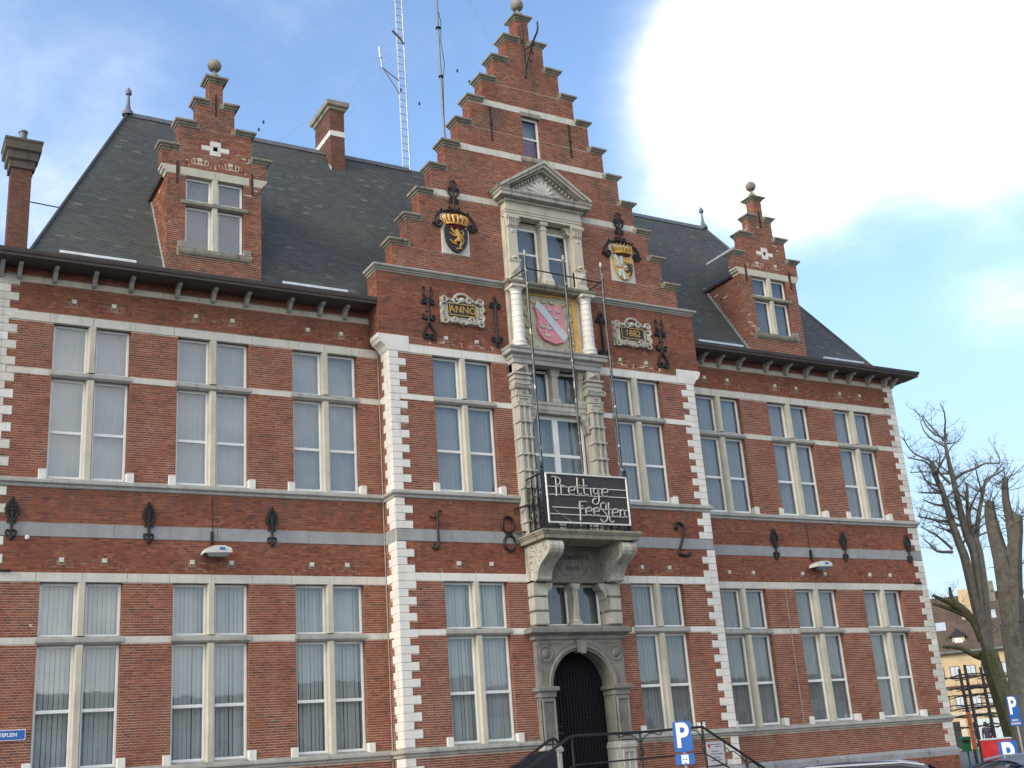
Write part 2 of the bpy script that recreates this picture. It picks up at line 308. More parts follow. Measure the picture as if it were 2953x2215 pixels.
def rows(u0, u1, v0, v1, holes=(), arcs=(), course=COURSE, head=HEAD, j=0.0057, limits=None, bond=True):
    out = []
    for r in range(int(math.floor(v0/course)), int(math.ceil(v1/course))):
        a, b = max(r*course, v0), min((r+1)*course, v1)
        if b-a < course*0.3: continue
        m = (a+b)/2; iv = [(u0, u1)] if limits is None else [limits(m)]
        for h in holes:
            if h[2]-0.35*course < m < h[3]+0.35*course and h[2] < b-0.2*course and h[3] > a+0.2*course:
                nx = []
                for p, q in iv:
                    if h[1] <= p or h[0] >= q: nx.append((p, q)); continue
                    if h[0] > p: nx.append((p, h[0]))
                    if h[1] < q: nx.append((h[1], q))
                iv = nx
        if bond:
            step, off = (head, 0.0) if r % 2 == 0 else (2*head, head*(0.5 if r % 4 == 1 else 1.5))
        else: step, off = head, (r % 2)*head/2
        for p, q in iv:
            if q-p < 0.012: continue
            k = math.floor((p-off)/step); cuts = [p]
            while True:
                k += 1; c = off+k*step
                if c >= q-0.03: break
                if c > p+0.03: cuts.append(c+random.uniform(-0.006, 0.006))
            cuts.append(q)
            for c0, c1 in zip(cuts, cuts[1:]):
                cm = (c0+c1)/2
                if any((A[0]-cm)**2/(A[2]**2)+((m-A[1]) if m > A[1] else 9)**2/(A[3]**2) < 1 and ((A[0]-cm)**2/(A[4]**2)+(m-A[1])**2/(A[5]**2) > 1) for A in arcs): continue
                out.append((c0+j*0.55, c1-j*0.55, a+j, b-j))
    return out
def panel(mb, O, U, Vd, u0, u1, v0, v1, holes, depth, Nn):    # backing sheet with rectangular openings
    us = sorted({u0, u1, *[t for h in holes for t in h[:2] if u0 < t < u1]}); vs = sorted({v0, v1, *[t for h in holes for t in h[2:] if v0 < t < v1]})
    O, U, Vd, Nn = (np.asarray(t, float) for t in (O, U, Vd, Nn))
    for a, b in zip(us, us[1:]):
        for c, d in zip(vs, vs[1:]):
            m, n = (a+b)/2, (c+d)/2
            if any(h[0] < m < h[1] and h[2] < n < h[3] for h in holes): continue
            mb.add([tuple(O+x*U+y*Vd-depth*Nn) for x, y in ((a, c), (b, c), (b, d), (a, d))], [(0, 1, 2, 3)])
# ================================================================== TOWN HALL
hall = empty('town_hall', (0, 0, 0))
tag(hall, 'red brick town hall with white stone bands, stepped gable and slate roof', 'town hall')
YC = -0.693
WX = [(11.291, 13.014), (8.445, 10.186), (5.572, 7.307)]
CX = [(1.92, 3.702)]
LOZ, UPZ = (2.13, 6.086), (8.335, 12.06)
LT, UT = (4.763, 4.912), (10.761, 10.904)
XB, XW, XU = 4.951, 14.233, 5.22
FX = dict(U=(1, 0, 0), Vd=(0, 0, 1), Nn=(0, -1, 0))
def mr(a, b, sg): return (a, b) if sg > 0 else (-b, -a)
bricks = Skin(); wall_pale = MB(); wall_dim = MB()
def voussoirs(cx, zb, y, half=0.44):
    for i in range(19):
        t = math.radians(16+148*i/18)
        if abs(i-9) < 2: continue
        px, pz = cx+half*math.cos(t), zb+0.165*math.sin(t); d = np.array((0.30*math.cos(t), 0, 1.0)); d /= np.linalg.norm(d); u = np.array((d[2], 0, -d[0]))
        bricks.put((px, y, pz), u, d, (0, -1, 0), [(-0.021, 0.021, -0.06, 0.06)], 0.010, 0.001)
def arcs_for(lights, zb): return [(c, zb, 0.49, 0.235, 0.39, 0.09) for c in lights]
def lights_of(x0, x1): m = (x0+x1)/2; q = (x1-x0)/4+0.02; return [m-q, m+q]
single = []                                                   # bricks of the nearest wall, set one by one
def lay(O, U, Vd, Nn, q, jit=0.0012):
    bricks.put(O, U, Vd, Nn, q, 0.010, jit*0.7)
def brick_front(y, rect, holes, arcs=(), pick=None):
    q = rows(*rect, holes=holes, arcs=arcs)
    if pick:
        a = [t for t in q if pick(t)]; q = [t for t in q if not pick(t)]; single.extend((y, t) for t in a)
    lay((0, y, 0), (1, 0, 0), (0, 0, 1), (0, -1, 0), q)
def reveal(x, y0, depth, z0, z1, side):                       # brick cheeks of an opening; side = +1 faces +x
    U = (0, 1, 0) if side > 0 else (0, -1, 0); o = y0 if side > 0 else -y0
    u0, u1 = (y0, y0+depth) if side > 0 else (-(y0+depth), -y0)
    lay((x, 0, 0), U, (0, 0, 1), (side, 0, 0), rows(u0+0.004, u1, z0, z1, j=0.0055))
    wall_pale.add([(x-side*0.0035, y0+0.005, z0), (x-side*0.0035, y0+depth, z0), (x-side*0.0035, y0+depth, z1), (x-side*0.0035, y0+0.005, z1)], [(0, 1, 2, 3)])
# ---- stones
def stone_part(name, x0, x1, y, z0, z1, mat, proud=0.006, depth=0.10, jit=0.0015):
    p = proud+random.uniform(-jit, jit); g = 0.004
    return MB().cbox(x0+g, x1-g, y-p, y+depth, z0+0.002, z1-0.002, 0.006).build(name, mat, hall)
def band(xs, y, z0, z1, mat, name='band_stone', proud=0.006):
    for a, b in zip(xs, xs[1:]): stone_part(name, a, b, y, z0, z1, mat, proud)
def course_mould(xs, y, z0, z1, mat, name='string_course', proj=0.10, ends=(0, 0)):
    for i, (a, b) in enumerate(zip(xs, xs[1:])):
        h = z1-z0; l = ends[0] if i == 0 else 0; r = ends[1] if i == len(xs)-2 else 0
        MB().ring(a+0.003, b-0.003, y, y+0.1, [(0.01, z0-0.02), (0.035, z0), (0.04, z0+h*0.30), (proj*0.75, z0+h*0.48), (proj, z0+h*0.52), (proj, z0+h*0.86), (proj*0.8, z1), (0.0, z1+0.045)], l, r).build(name, mat, hall)
def window(x0, x1, z0, zt, z1, y, cur='white', parent=hall, sill=None, dbl=True):
    m = (x0+x1)/2; yf = y+0.15; f = 0.062; fr = MB(); panes = []; mw = 0.095
    def sash(a, b, c, d, bar=None, low=False):
        cz = c+(0.07 if low else 0.0)
        for bx in ((a, a+f, c, d), (b-f, b, c, d), (a+f, b-f, d-f, d), (a+f, b-f, c, c+f+(0.05 if low else 0))): fr.cbox(bx[0], bx[1], yf, yf+0.07, bx[2], bx[3], 0.010)
        if low: fr.cbox(a, b, yf-0.035, yf+0.02, c, c+0.035, 0.006)
        if bar: fr.cbox(a+f, b-f, yf+0.003, yf+0.067, bar-0.036, bar+0.036, 0.008); panes.append((a+f, b-f, c+f, bar-0.036)); panes.append((a+f, b-f, bar+0.036, d-f))
        else: panes.append((a+f, b-f, c+f, d-f))
    for a, b in ((x0, m-mw+0.02), (m+mw-0.02, x1)):
        sash(a, b, z0+0.02, zt[0]-0.01, z0+(zt[0]-z0)*0.475 if dbl else None, True); sash(a, b, zt[1]+0.0, z1-0.0)
    wobj = fr.build('window', 'frame_white', parent)
    for p in panes: B(p[0]-0.005, p[1]+0.005, yf+0.035, yf+0.041, p[2]-0.005, p[3]+0.005).build('pane', 'glass', wobj)
    for c, d in ((z0+0.04, zt[0]-0.02), (zt[1]+0.02, z1+0.02)):
        MB().prism([(m-0.062, y-0.012), (m+0.062, y-0.012), (m+mw, y+0.055), (m+mw, y+0.20), (m-mw, y+0.20), (m-mw, y+0.055)], 'z', c, d).build('mullion', 'stone_cream', wobj)
    for a, b in ((x0-0.05, m), (m, x1+0.05)):
        MB().prism([(y-0.035, zt[0]+0.035), (y-0.035, zt[1]-0.035), (y+0.02, zt[1]+0.005), (y+0.17, zt[1]+0.03), (y+0.17, zt[0]-0.012), (y+0.02, zt[0]-0.012)], 'x', a+0.002, b-0.002).build('transom', 'stone_grey', wobj)
    # hangings behind the glass
    for a, b in ((x0-0.06, m-0.005), (m+0.005, x1+0.22)):
        for c, d in ((z0-0.05, zt[0]+0.04), (zt[1]+0.045, z1+0.12)):
            h = MB(); yc = yf+0.17; x = a
            if cur == 'blind':
                while x < b:
                    e = min(x+0.092, b); t = random.uniform(-0.016, 0.022); h.add([(x, yc-t, c), (e, yc+t, c), (e, yc+t, d), (x, yc-t, d)], [(0, 1, 2, 3)]); x = e+random.choice((0.004, 0.007, 0.012))
                h.build('vertical_blind', 'fabric_white', wobj)
            else:
                amp = {'white': 0.006, 'net': 0.022, 'fold': 0.038}[cur]; per = {'white': 0.125, 'net': 0.075, 'fold': 0.105}[cur]; pts = []; ph = random.uniform(0, 6)
                while x < b: pts.append((x, yc+amp*math.sin(2*pi*x/per+ph)+random.uniform(-1, 1)*amp*0.3)); x += per/6
                pts.append((b, yc)); n = len(pts)
                h.add([(p[0], p[1], c) for p in pts]+[(p[0], p[1]+random.uniform(-.3, .3)*amp, d) for p in pts], [(i, i+1, n+i+1, n+i) for i in range(n-1)])
                h.build('curtain', {'white': 'fabric_grey', 'net': 'fabric_grey', 'fold': 'fabric_mid'}[cur], wobj, True)
    if sill:
        for a, b in ((x0-0.165, x0+0.012), (x1-0.012, x1+0.165)): MB().cbox(a, b, y-0.045, y+0.12, sill[0], sill[1], 0.012).build('sill_block', 'stone_white', wobj)
        MB().prism([(y-0.06, sill[0]+0.0), (y-0.06, sill[0]+0.03), (y+0.14, sill[0]+0.075), (y+0.14, sill[0])], 'x', x0+0.012, x1-0.012).build('sill', 'stone_grey', wobj)
    return wobj
def lintel_xs(ws, lo, hi):
    xs = [lo]
    for a, b in ws: xs += [a-0.09, (a+b)/2, b+0.09]
    return xs+[hi]
def quoin_rows(top, bot, skip=()):
    k = 0; out = []
    while top-0.195*(k+1) > bot-0.1:
        a, b = max(top-0.195*(k+1), bot), top-0.195*k
        if b-a > 0.08 and not any(s[0] < (a+b)/2 < s[1] for s in skip): out.append((a, b, k % 2 == 0))
        k += 1
    return out
# ---- wings
for sg in (1, -1):
    ws = sorted(mr(a, b, sg) for a, b in WX); lo, hi = mr(XB, XW, sg); y = 0.0
    ops = [(a, b, *LOZ) for a, b in ws]+[(a, b, *UPZ) for a, b in ws]
    st = [(lo, hi, a, b) for a, b in ((6.086, 6.29), (7.07, 7.37), (12.06, 12.28), (13.0, 13.15), LT, UT, (1.975, 2.135), (8.18, 8.34), (0.96, 1.215))]
    for a, b in ws:
        for z in (2.13, 8.335): st += [(a-0.165, a, z, z+0.235), (b, b+0.165, z, z+0.235)]
    arcs = []
    for a, b in ws:
        for zb in (6.345, 12.41):
            L = lights_of(a, b); arcs += arcs_for(L, zb)
            for c in L:
                voussoirs(c, zb, y); MB().prism([(c-0.042, zb+0.17), (c+0.042, zb+0.17), (c+0.056, zb+0.27), (c-0.056, zb+0.27)], 'y', y-0.035, y+0.05).build('key_block', 'stone_band', hall)
    cor = sg*XW
    qs = quoin_rows(12.70+0.39, 8.35)+quoin_rows(8.15, 7.38)+quoin_rows(7.06, 2.15)+quoin_rows(1.95, 1.22)
    for a, b, lg in qs:
        wq = 0.44 if lg else 0.255; x0, x1 = (cor-wq, cor) if sg > 0 else (cor, cor+wq); st.append((x0, x1, a, b))
        wq += random.uniform(-0.012, 0.012)
        g = 0.003; MB().cbox(x0+(g if sg > 0 else -0.012), x1+(0.012 if sg > 0 else -g), y-0.010, y+(0.26 if lg else 0.42), a+g, b-g, 0.006).build('quoin', random.choice(('stone_white', 'stone_band', 'stone_band')), hall)
    pick = (lambda t: -13.2 < t[0] and t[1] < -10.9 and 2.2 < t[2] < 7.0 and t[1]-t[0] > 0.15) if sg < 0 else None
    brick_front(y, (lo, hi, 0.0, 13.40), ops+st, arcs, pick)
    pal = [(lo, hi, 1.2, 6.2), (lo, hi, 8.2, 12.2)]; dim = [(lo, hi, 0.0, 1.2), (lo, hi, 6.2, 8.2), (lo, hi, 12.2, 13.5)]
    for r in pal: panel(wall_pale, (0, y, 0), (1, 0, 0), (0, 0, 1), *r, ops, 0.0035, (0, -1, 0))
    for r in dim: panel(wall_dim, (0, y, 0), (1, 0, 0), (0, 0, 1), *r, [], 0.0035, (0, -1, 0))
    xs = lintel_xs(ws, lo, hi); xq = [(min(hi, XW-0.255) if sg > 0 else max(lo, -XW+0.255)) if abs(abs(t)-XW) < .01 else t for t in xs]
    for z0, z1, mt in ((6.086, 6.29, 'stone_band'), (12.06, 12.28, 'stone_band')): band(xq, y, z0, z1, mt, 'lintel_stone', 0.012)
    n = 10; band([lo+(hi-lo)*i/n+(random.uniform(-.12, .12) if 0 < i < n else 0) for i in range(n+1)], y, 13.0, 13.15, 'stone_cream')
    n = 4; band([lo+(hi-lo)*i/n+(random.uniform(-.5, .5) if 0 < i < n else 0) for i in range(n+1)], y, 7.07, 7.37, 'stone_blue', 'band_stone', 0.014)
    edges = [lo]+[t for w_ in ws for t in w_]+[hi]
    for z0, z1 in (LT, UT):
        for a, b in zip(edges[::2], edges[1::2]):
            if abs(abs(a)-XW) < .01: a += 0.2
            if abs(abs(b)-XW) < .01: b -= 0.2
            if b-a > 0.9: band([a, a+0.07, b-0.07, b], y, z0, z1, 'stone_band')
            else: band([a, b], y, z0, z1, 'stone_band')
    nn = 7
    sx_ = [lo+(hi-lo)*i/nn+(random.uniform(-.2, .2) if 0 < i < nn else 0) for i in range(nn+1)]
    e = (1 if sg < 0 else 0, 1 if sg > 0 else 0)
    course_mould(sx_, y, 8.18, 8.335, 'stone_grey', ends=e); course_mould([t+random.uniform(-.1, .1) if 0 < i < nn else t for i, t in enumerate(sx_)], y, 1.985, 2.13, 'stone_grey', ends=e)
    pl = [lo+(hi-lo)*i/6+(random.uniform(-.3, .3) if 0 < i < 6 else 0) for i in range(7)]
    for a, b in zip(pl, pl[1:]): MB().ring(a+.002, b-.002, y, y+0.1, [(0.05, 0.96), (0.06, 1.12), (0.0, 1.215)], e[0], e[1]).build('plinth_stone', 'stone_blue', hall)
    for i, (a, b) in enumerate(ws):
        outer = min(abs(a), abs(b)) > 11
        low = 'blind' if sg < 0 else 'fold'; upc = 'white' if sg < 0 else 'net'
        window(a, b, LOZ[0], LT, LOZ[1], y, low, hall, (2.13, 2.365)); window(a, b, UPZ[0], UT, UPZ[1], y, upc, hall, (8.335, 8.57))
        for z0, zt, z1 in ((LOZ[0], LT, LOZ[1]), (UPZ[0], UT, UPZ[1])):
            for c, d in ((z0, zt[0]), (zt[1], z1)): reveal(a, y, 0.15, c, d, 1); reveal(b, y, 0.15, c, d, -1)
    # brick plinth under the ledge stands proud
    brick_front(y-0.05, (lo, hi, 0.0, 0.955), [], ()); wall_dim.box(lo, hi, y-0.0465, y+0.05, 0.0, 0.957)
    # end wall (plain brick colour, seen only edge on)
    xe = cor; lay((xe, 0, 0), (0, sg, 0), (0, 0, 1), (sg, 0, 0), rows(*((0.0, 9.0) if sg > 0 else (-9.0, 0.0)), 0, 13.4, holes=[((0 if sg > 0 else -0.43), (0.43 if sg > 0 else 0), 1.2, 13.1)])) if sg < 0 else None
    wall_dim.box(min(xe-sg*0.0035, xe-sg*0.3), max(xe-sg*0.0035, xe-sg*0.3), 0.012, 9.0, 0, 13.5)
wall_dim.box(-XW+0.02, XW-0.02, 8.7, 9.0, 0, 13.5)
# ---- centre bay
ws = [(-CX[0][1], -CX[0][0]), CX[0]]; y = YC
DOOR = (-0.92, 0.92, 0.0, 4.36); SMALL = (-0.92, 0.92, 4.93, 6.05); FRENCH = (-0.92, 0.92, 7.25, 12.0); TOPW = (-0.94, 0.94, 14.62, 16.5); ATTIC = (-0.31, 0.31, 18.70, 20.09)
ops = [(a, b, *LOZ) for a, b in ws]+[(a, b, *UPZ) for a, b in ws]+[DOOR, SMALL, FRENCH]
aed = [(-1.30, 1.30, 0, 12.5)]
st = [(-XB, XB, a, b) for a, b in ((6.086, 6.29), (7.07, 7.37), (12.06, 12.28), LT, UT, (1.975, 2.135), (8.18, 8.34), (0.96, 1.215))]
for a, b in ws:
    for z in (2.13, 8.335): st += [(a-0.165, a, z, z+0.235), (b, b+0.165, z, z+0.235)]
arcs = []
for a, b in ws:
    for zb in (6.31, 12.36):
        L = lights_of(a, b); arcs += arcs_for(L, zb)
        for c in L:
            voussoirs(c, zb, y); MB().prism([(c-0.042, zb+0.17), (c+0.042, zb+0.17), (c+0.056, zb+0.27), (c-0.056, zb+0.27)], 'y', y-0.04, y+0.05).build('key_block', 'stone_band', hall)
for sg in (1, -1):
    cor = sg*XB
    for a, b, lg in quoin_rows(12.07, 8.36)+quoin_rows(8.16, 7.38)+quoin_rows(7.06, 2.16)+quoin_rows(1.95, 1.22):
        wq, sq = (0.47, 0.36) if not lg else (0.26, 0.49); x0, x1 = (cor-wq, cor) if sg > 0 else (cor, cor+wq); st.append((x0, x1, a, b)); g = 0.003
        st_side = (y, y+sq, a, b)
        wj = random.uniform(-0.012, 0.012)
        MB().cbox(x0+(g-wj if sg > 0 else -0.012), x1+(0.012 if sg > 0 else -g+wj), y-0.012, y+sq, a+g, b-g, 0.006).build('quoin', 'stone_white', hall)
    # console under the wider gable foot
    z0 = 12.07
    MB().prism([(0.0, z0), (0.0, z0+0.44), (-0.30, z0+0.44), (-0.30, z0+0.33), (-0.26, z0+0.28), (-0.24, z0+0.22), (-0.16, z0+0.17), (-0.10, z0+0.12), (-0.05, z0+0.04), (-0.02, z0)], 'y', y-0.016, y+0.5).xf(Matrix.Translation((cor, 0, 0)) @ Matrix.Diagonal((-sg, 1, 1, 1)) @ Matrix.Translation((0.0, 0, 0))).build('console', 'stone_white', hall)
    a, b = (cor-0.58, cor-0.0) if sg > 0 else (cor, cor+0.58)
    MB().cbox(a, b, y-0.016, y+0.3, z0+0.002, z0+0.44, 0.006).build('console_stone', 'stone_white', hall); st.append((a, b, z0, 12.5))
# side of the bay (only the left one shows)
for sg in (-1, 1):
    x = sg*XB
    hol = [(-0.693, -0.693+0.36, 0, 12.1), (-0.7, 0.1, 7.07, 7.37), (-.7, .1, 6.086, 6.29), (-.7, .1, *LT), (-.7, .1, *UT), (-.7, .1, 8.18, 8.34), (-.7, .1, 1.98, 2.13)]
    if sg < 0:
        for a, b, lg in quoin_rows(12.07, 1.22): hol.append((y, y+(0.36 if not lg else 0.49), a, b))
        lay((x, 0, 0), (0, -1, 0), (0, 0, 1), (-1, 0, 0), rows(0.0, 0.693, 0, 12.5, holes=[(-h[1], -h[0], h[2], h[3]) for h in hol[1:]]))
        for z0, z1, mt in ((7.07, 7.37, 'stone_blue'), (6.086, 6.29, 'stone_white'), (*LT, 'stone_white'), (*UT, 'stone_white')): B(x-0.008, x+0.08, -0.6, -0.004, z0, z1).build('band_stone', mt, hall)
    wall_pale.box(min(x-sg*.0035, x-sg*.2), max(x-sg*.0035, x-sg*.2), y+.011, 0.1, 0, 12.5)
# upper foot of the gable
GX = [5.22, 4.74, 4.28, 3.86, 3.43, 2.98, 2.51, 2.06, 1.60, 1.14, 0.66, 0.21]
GZ = [14.29, 15.12, 15.95, 16.80, 17.66, 18.50, 19.33, 20.19, 20.99, 21.80, 22.64, 23.50]
gst = [(-1.30, 1.30, 12.5, 17.05), (-3.235, -2.375, 15.09, 16.32), (2.375, 3.235, 15.09, 16.32), (-3.40, -2.10, 13.03, 13.76), (2.18, 3.48, 13.03, 13.76), ATTIC]
gst += [(-9, 9, a, b) for a, b in ((20.14, 20.34), (18.49, 18.69), (16.85, 17.04))]+[(-9, 9, 14.29, 14.47)]
brick_front(y, (-XB, XB, 0, 12.5), ops+aed+st, arcs)
zb = 12.5
for gx, gz in zip(GX, GZ):
    brick_front(y, (-gx, gx, zb, gz), gst, arcs)
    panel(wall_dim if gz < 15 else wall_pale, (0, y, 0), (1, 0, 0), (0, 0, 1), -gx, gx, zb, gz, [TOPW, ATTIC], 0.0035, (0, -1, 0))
    dep = 0.62 if gz < 15 else 0.45
    for sg in (-1, 1):
        U = (0, sg, 0); u = (y, y+dep) if sg > 0 else (-(y+dep), -y)
        lay((sg*gx, 0, 0), U, (0, 0, 1), (sg, 0, 0), rows(u[0], u[1], zb, gz)) if sg < 0 else None
        wall_dim.box(min(sg*gx-sg*.0035, sg*gx-sg*.25), max(sg*gx-sg*.0035, sg*gx-sg*.25), y+.012, y+dep, zb, gz)
    wall_dim.add([(-gx, y+dep, zb), (gx, y+dep, zb), (gx, y+dep, gz), (-gx, y+dep, gz)], [(0, 1, 2, 3)] if gz > 17 and not 18.6 < gz < 20.3 else [])
    zb = gz
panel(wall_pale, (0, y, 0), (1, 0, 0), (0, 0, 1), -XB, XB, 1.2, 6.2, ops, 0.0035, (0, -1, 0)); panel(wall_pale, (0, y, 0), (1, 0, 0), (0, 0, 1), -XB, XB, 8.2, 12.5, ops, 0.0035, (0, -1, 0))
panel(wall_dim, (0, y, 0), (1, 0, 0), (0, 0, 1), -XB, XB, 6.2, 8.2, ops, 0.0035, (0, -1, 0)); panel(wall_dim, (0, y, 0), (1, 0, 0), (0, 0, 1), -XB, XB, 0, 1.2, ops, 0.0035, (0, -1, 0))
for z0, z1 in ((6.086, 6.29), (12.06, 12.28)):
    for w_ in ws:
        s_ = 1 if w_[0] > 0 else -1; lo, hi = mr(1.30, XB-0.26 if z0 < 10 else XB-0.58, s_); m = (w_[0]+w_[1])/2
        band([lo, w_[0]-0.09, m, w_[1]+0.09, hi], y, z0, z1, 'stone_white', 'lintel_stone', 0.012)
for z0, z1 in (LT, UT):
    for s_ in (1, -1):
        for a, b in ((1.30, 1.92), (3.702, XB-0.26)):
            a, b = mr(a, b, s_); band([a, b], y, z0, z1, 'stone_white')
for s_ in (1, -1):
    lo, hi = mr(1.30, XB-0.0, s_); band([lo, lo+(hi-lo)*0.42, hi], y, 7.07, 7.37, 'stone_blue', 'band_stone', 0.014)
    for z0, z1 in ((8.18, 8.335), (1.985, 2.13)):
        course_mould([lo, lo+(hi-lo)*0.36, lo+(hi-lo)*0.7, hi], y, z0, z1, 'stone_grey', ends=(1 if s_ < 0 else 0, 1 if s_ > 0 else 0))
        xw = s_*XB
        MB().ring(min(xw, xw+s_*.0), max(xw, xw), y+0.1, 0.0, [(0.035, z0-.02), (0.04, z0+.03), (0.1, z0+.08), (0.1, z1-.02), (0.02, z1+.03)], 1, 1, 0).build('string_course', 'stone_grey', hall)
    pa, pb = mr(1.35, XB, s_); MB().ring(pa, pb, y, y+0.1, [(0.05, 0.96), (0.06, 1.12), (0.0, 1.215)], 1 if s_ < 0 else 0, 1 if s_ > 0 else 0).build('plinth_stone', 'stone_blue', hall)
for (a, b), cur in zip(ws, ('blind', 'fold')):
    window(a, b, LOZ[0], LT, LOZ[1], y, cur, hall, (2.13, 2.365)); window(a, b, UPZ[0], UT, UPZ[1], y, 'white' if a < 0 else 'net', hall, (8.335, 8.57))
    for z0, zt, z1 in ((LOZ[0], LT, LOZ[1]), (UPZ[0], UT, UPZ[1])):
        for c, d in ((z0, zt[0]), (zt[1], z1)): reveal(a, y, 0.15, c, d, 1); reveal(b, y, 0.15, c, d, -1)
# gable bands, step caps
for z0, z1, half in ((20.14, 20.34, 2.06), (18.49, 18.69, 2.98), (16.85, 17.04, 3.86)):
    inn = 0.0 if z0 > 17.5 else 1.34
    if inn: xs = [[-half+0.42, -2.55, -1.75, -inn], [inn, 1.75, 2.55, half-0.42]]
    else: xs = [[-half+0.42, -half*0.42, 0.0 if z0 > 20 else -0.38], [0.0 if z0 > 20 else 0.38, half*0.42, half-0.42]]
    for q in xs: band(q, y, z0, z1, 'stone_band', 'band_stone', 0.010)
CAPP = [(0.0, 0.0), (0.012, 0.005), (0.02, 0.045), (0.055, 0.05), (0.065, 0.085), (0.105, 0.10), (0.125, 0.125), (0.125, 0.165), (0.06, 0.20)]
for i, (gx, gz) in enumerate(zip(GX, GZ)):
    if i == 0 or i == len(GX)-1: continue
    for sg in (-1, 1):
        inx = GX[i+1]+0.005; a, b = (inx, gx) if sg > 0 else (-gx, -inx)
        a2, b2 = (a-0.10, b) if sg > 0 else (a, b+0.10)
        MB().cbox(a2, b2, y-0.010, y+0.05, gz-0.002, gz+0.17, 0.01).build('cap_stone', 'stone_cap', hall)
        MB().ring(a, b, y, y+0.47, [(o, gz+z) for o, z in CAPP], 1 if sg < 0 else 0, 1 if sg > 0 else 0, 0.3).build('step_cap', 'stone_cap', hall)
for sg in (-1, 1):                                            # shoulder cornice
    a, b = (1.36, GX[0]) if sg > 0 else (-GX[0], -1.36); k = 4
    for i in range(k):
        p, q = a+(b-a)*i/k, a+(b-a)*(i+1)/k; e = (sg < 0 and i == 0, sg > 0 and i == k-1)
        MB().ring(p+.003, q-.003, y, y+0.62, [(o, 14.29+z) for o, z in CAPP], int(e[0]), int(e[1])).build('cornice_stone', 'stone_grey', hall)
MB().ring(-0.21, 0.21, y, y+0.42, [(o, 23.50+z) for o, z in CAPP], 1, 1, 1).build('pinnacle_cap', 'stone_cap', hall)
def finial_ball(x, yy, z, k=1.0):
    b = MB().lathe([(0.19*k, 0), (0.20*k, 0.05*k), (0.15*k, 0.10*k), (0.13*k, 0.17*k), (0.06*k, 0.22*k), (0.05*k, 0.29*k), (0.075*k, 0.32*k)], x, yy, 14, z)
    b.ball((x, yy, z+0.49*k), 0.195*k, 18); return b.build('ball_finial', 'stone_cap', hall, True)
finial_ball(0, y+0.2, 23.69, 1.05)
# attic window, T-anchors and the hoist hook
B(-0.31, 0.31, y+0.17, y+0.19, 18.72, 20.08).build('pane', 'glass', hall)
fr = MB()
for a in ((-0.31, -0.26, 18.7, 20.08), (0.25, 0.31, 18.7, 20.08), (-0.26, 0.25, 20.02, 20.08), (-0.26, 0.25, 18.7, 18.75), (-0.26, 0.25, 19.36, 19.42)): fr.cbox(a[0], a[1], y+0.11, y+0.165, a[2], a[3], 0.006)
fr.build('attic_window_frame', 'frame_white', hall)
B(-0.33, 0.33, y+0.34, y+0.36, 18.6, 19.4).build('attic_shutter', 'crimson', hall)
B(-0.33, 0.33, y+0.40, y+0.42, 19.4, 20.2).build('attic_curtain', 'fabric_grey', hall)
reveal(-0.31, y, 0.16, 18.7, 20.09, 1); reveal(0.31, y, 0.16, 18.7, 20.09, -1)
MB().ring(-0.40, 0.40, y-0.0, y+0.15, [(0.0, 18.50), (0.05, 18.53), (0.06, 18.6), (0.04, 18.69), (0.0, 18.72)], 1, 1).build('attic_sill', 'stone_cap', hall)
B(-0.36, 0.36, y-0.016, y+0.15, 20.09, 20.22).build('attic_lintel', 'stone_cap', hall)
for x in (-1.38, 1.36):
    MB().box(x-0.022, x+0.022, y-0.035, y-0.002, 19.0, 20.13).box(x-0.045, x+0.045, y-0.05, y-0.03, 19.52, 19.60).build('wall_anchor', 'iron', hall)
MB.RS = 1.25
hk = MB().tube([(-0.05, y-0.04, 21.45), (-0.06, y-0.05, 22.3), (-0.06, y-0.05, 23.35)], 0.028)
hk.tube([(-0.05, y-0.05, 21.75), (0.02, y-0.25, 22.15), (0.02, y-0.60, 22.50), (0.02, y-0.78, 22.60), (0.02, y-0.84, 22.72), (0.02, y-0.84, 22.92)], 0.026).tube([(-0.05, y-0.05, 22.42), (0.0, y-0.30, 22.35), (0.02, y-0.55, 22.48)], 0.018)
for t in (0.0, 0.22, 0.44): hk.tube(xz(spiral(0.02+0.06, 21.95+t, 0.07, 0.02, 180, -160), y-0.2-t*0.5), 0.012)
hk.build('hoist_hook', 'iron', hall); MB.RS = 1.0
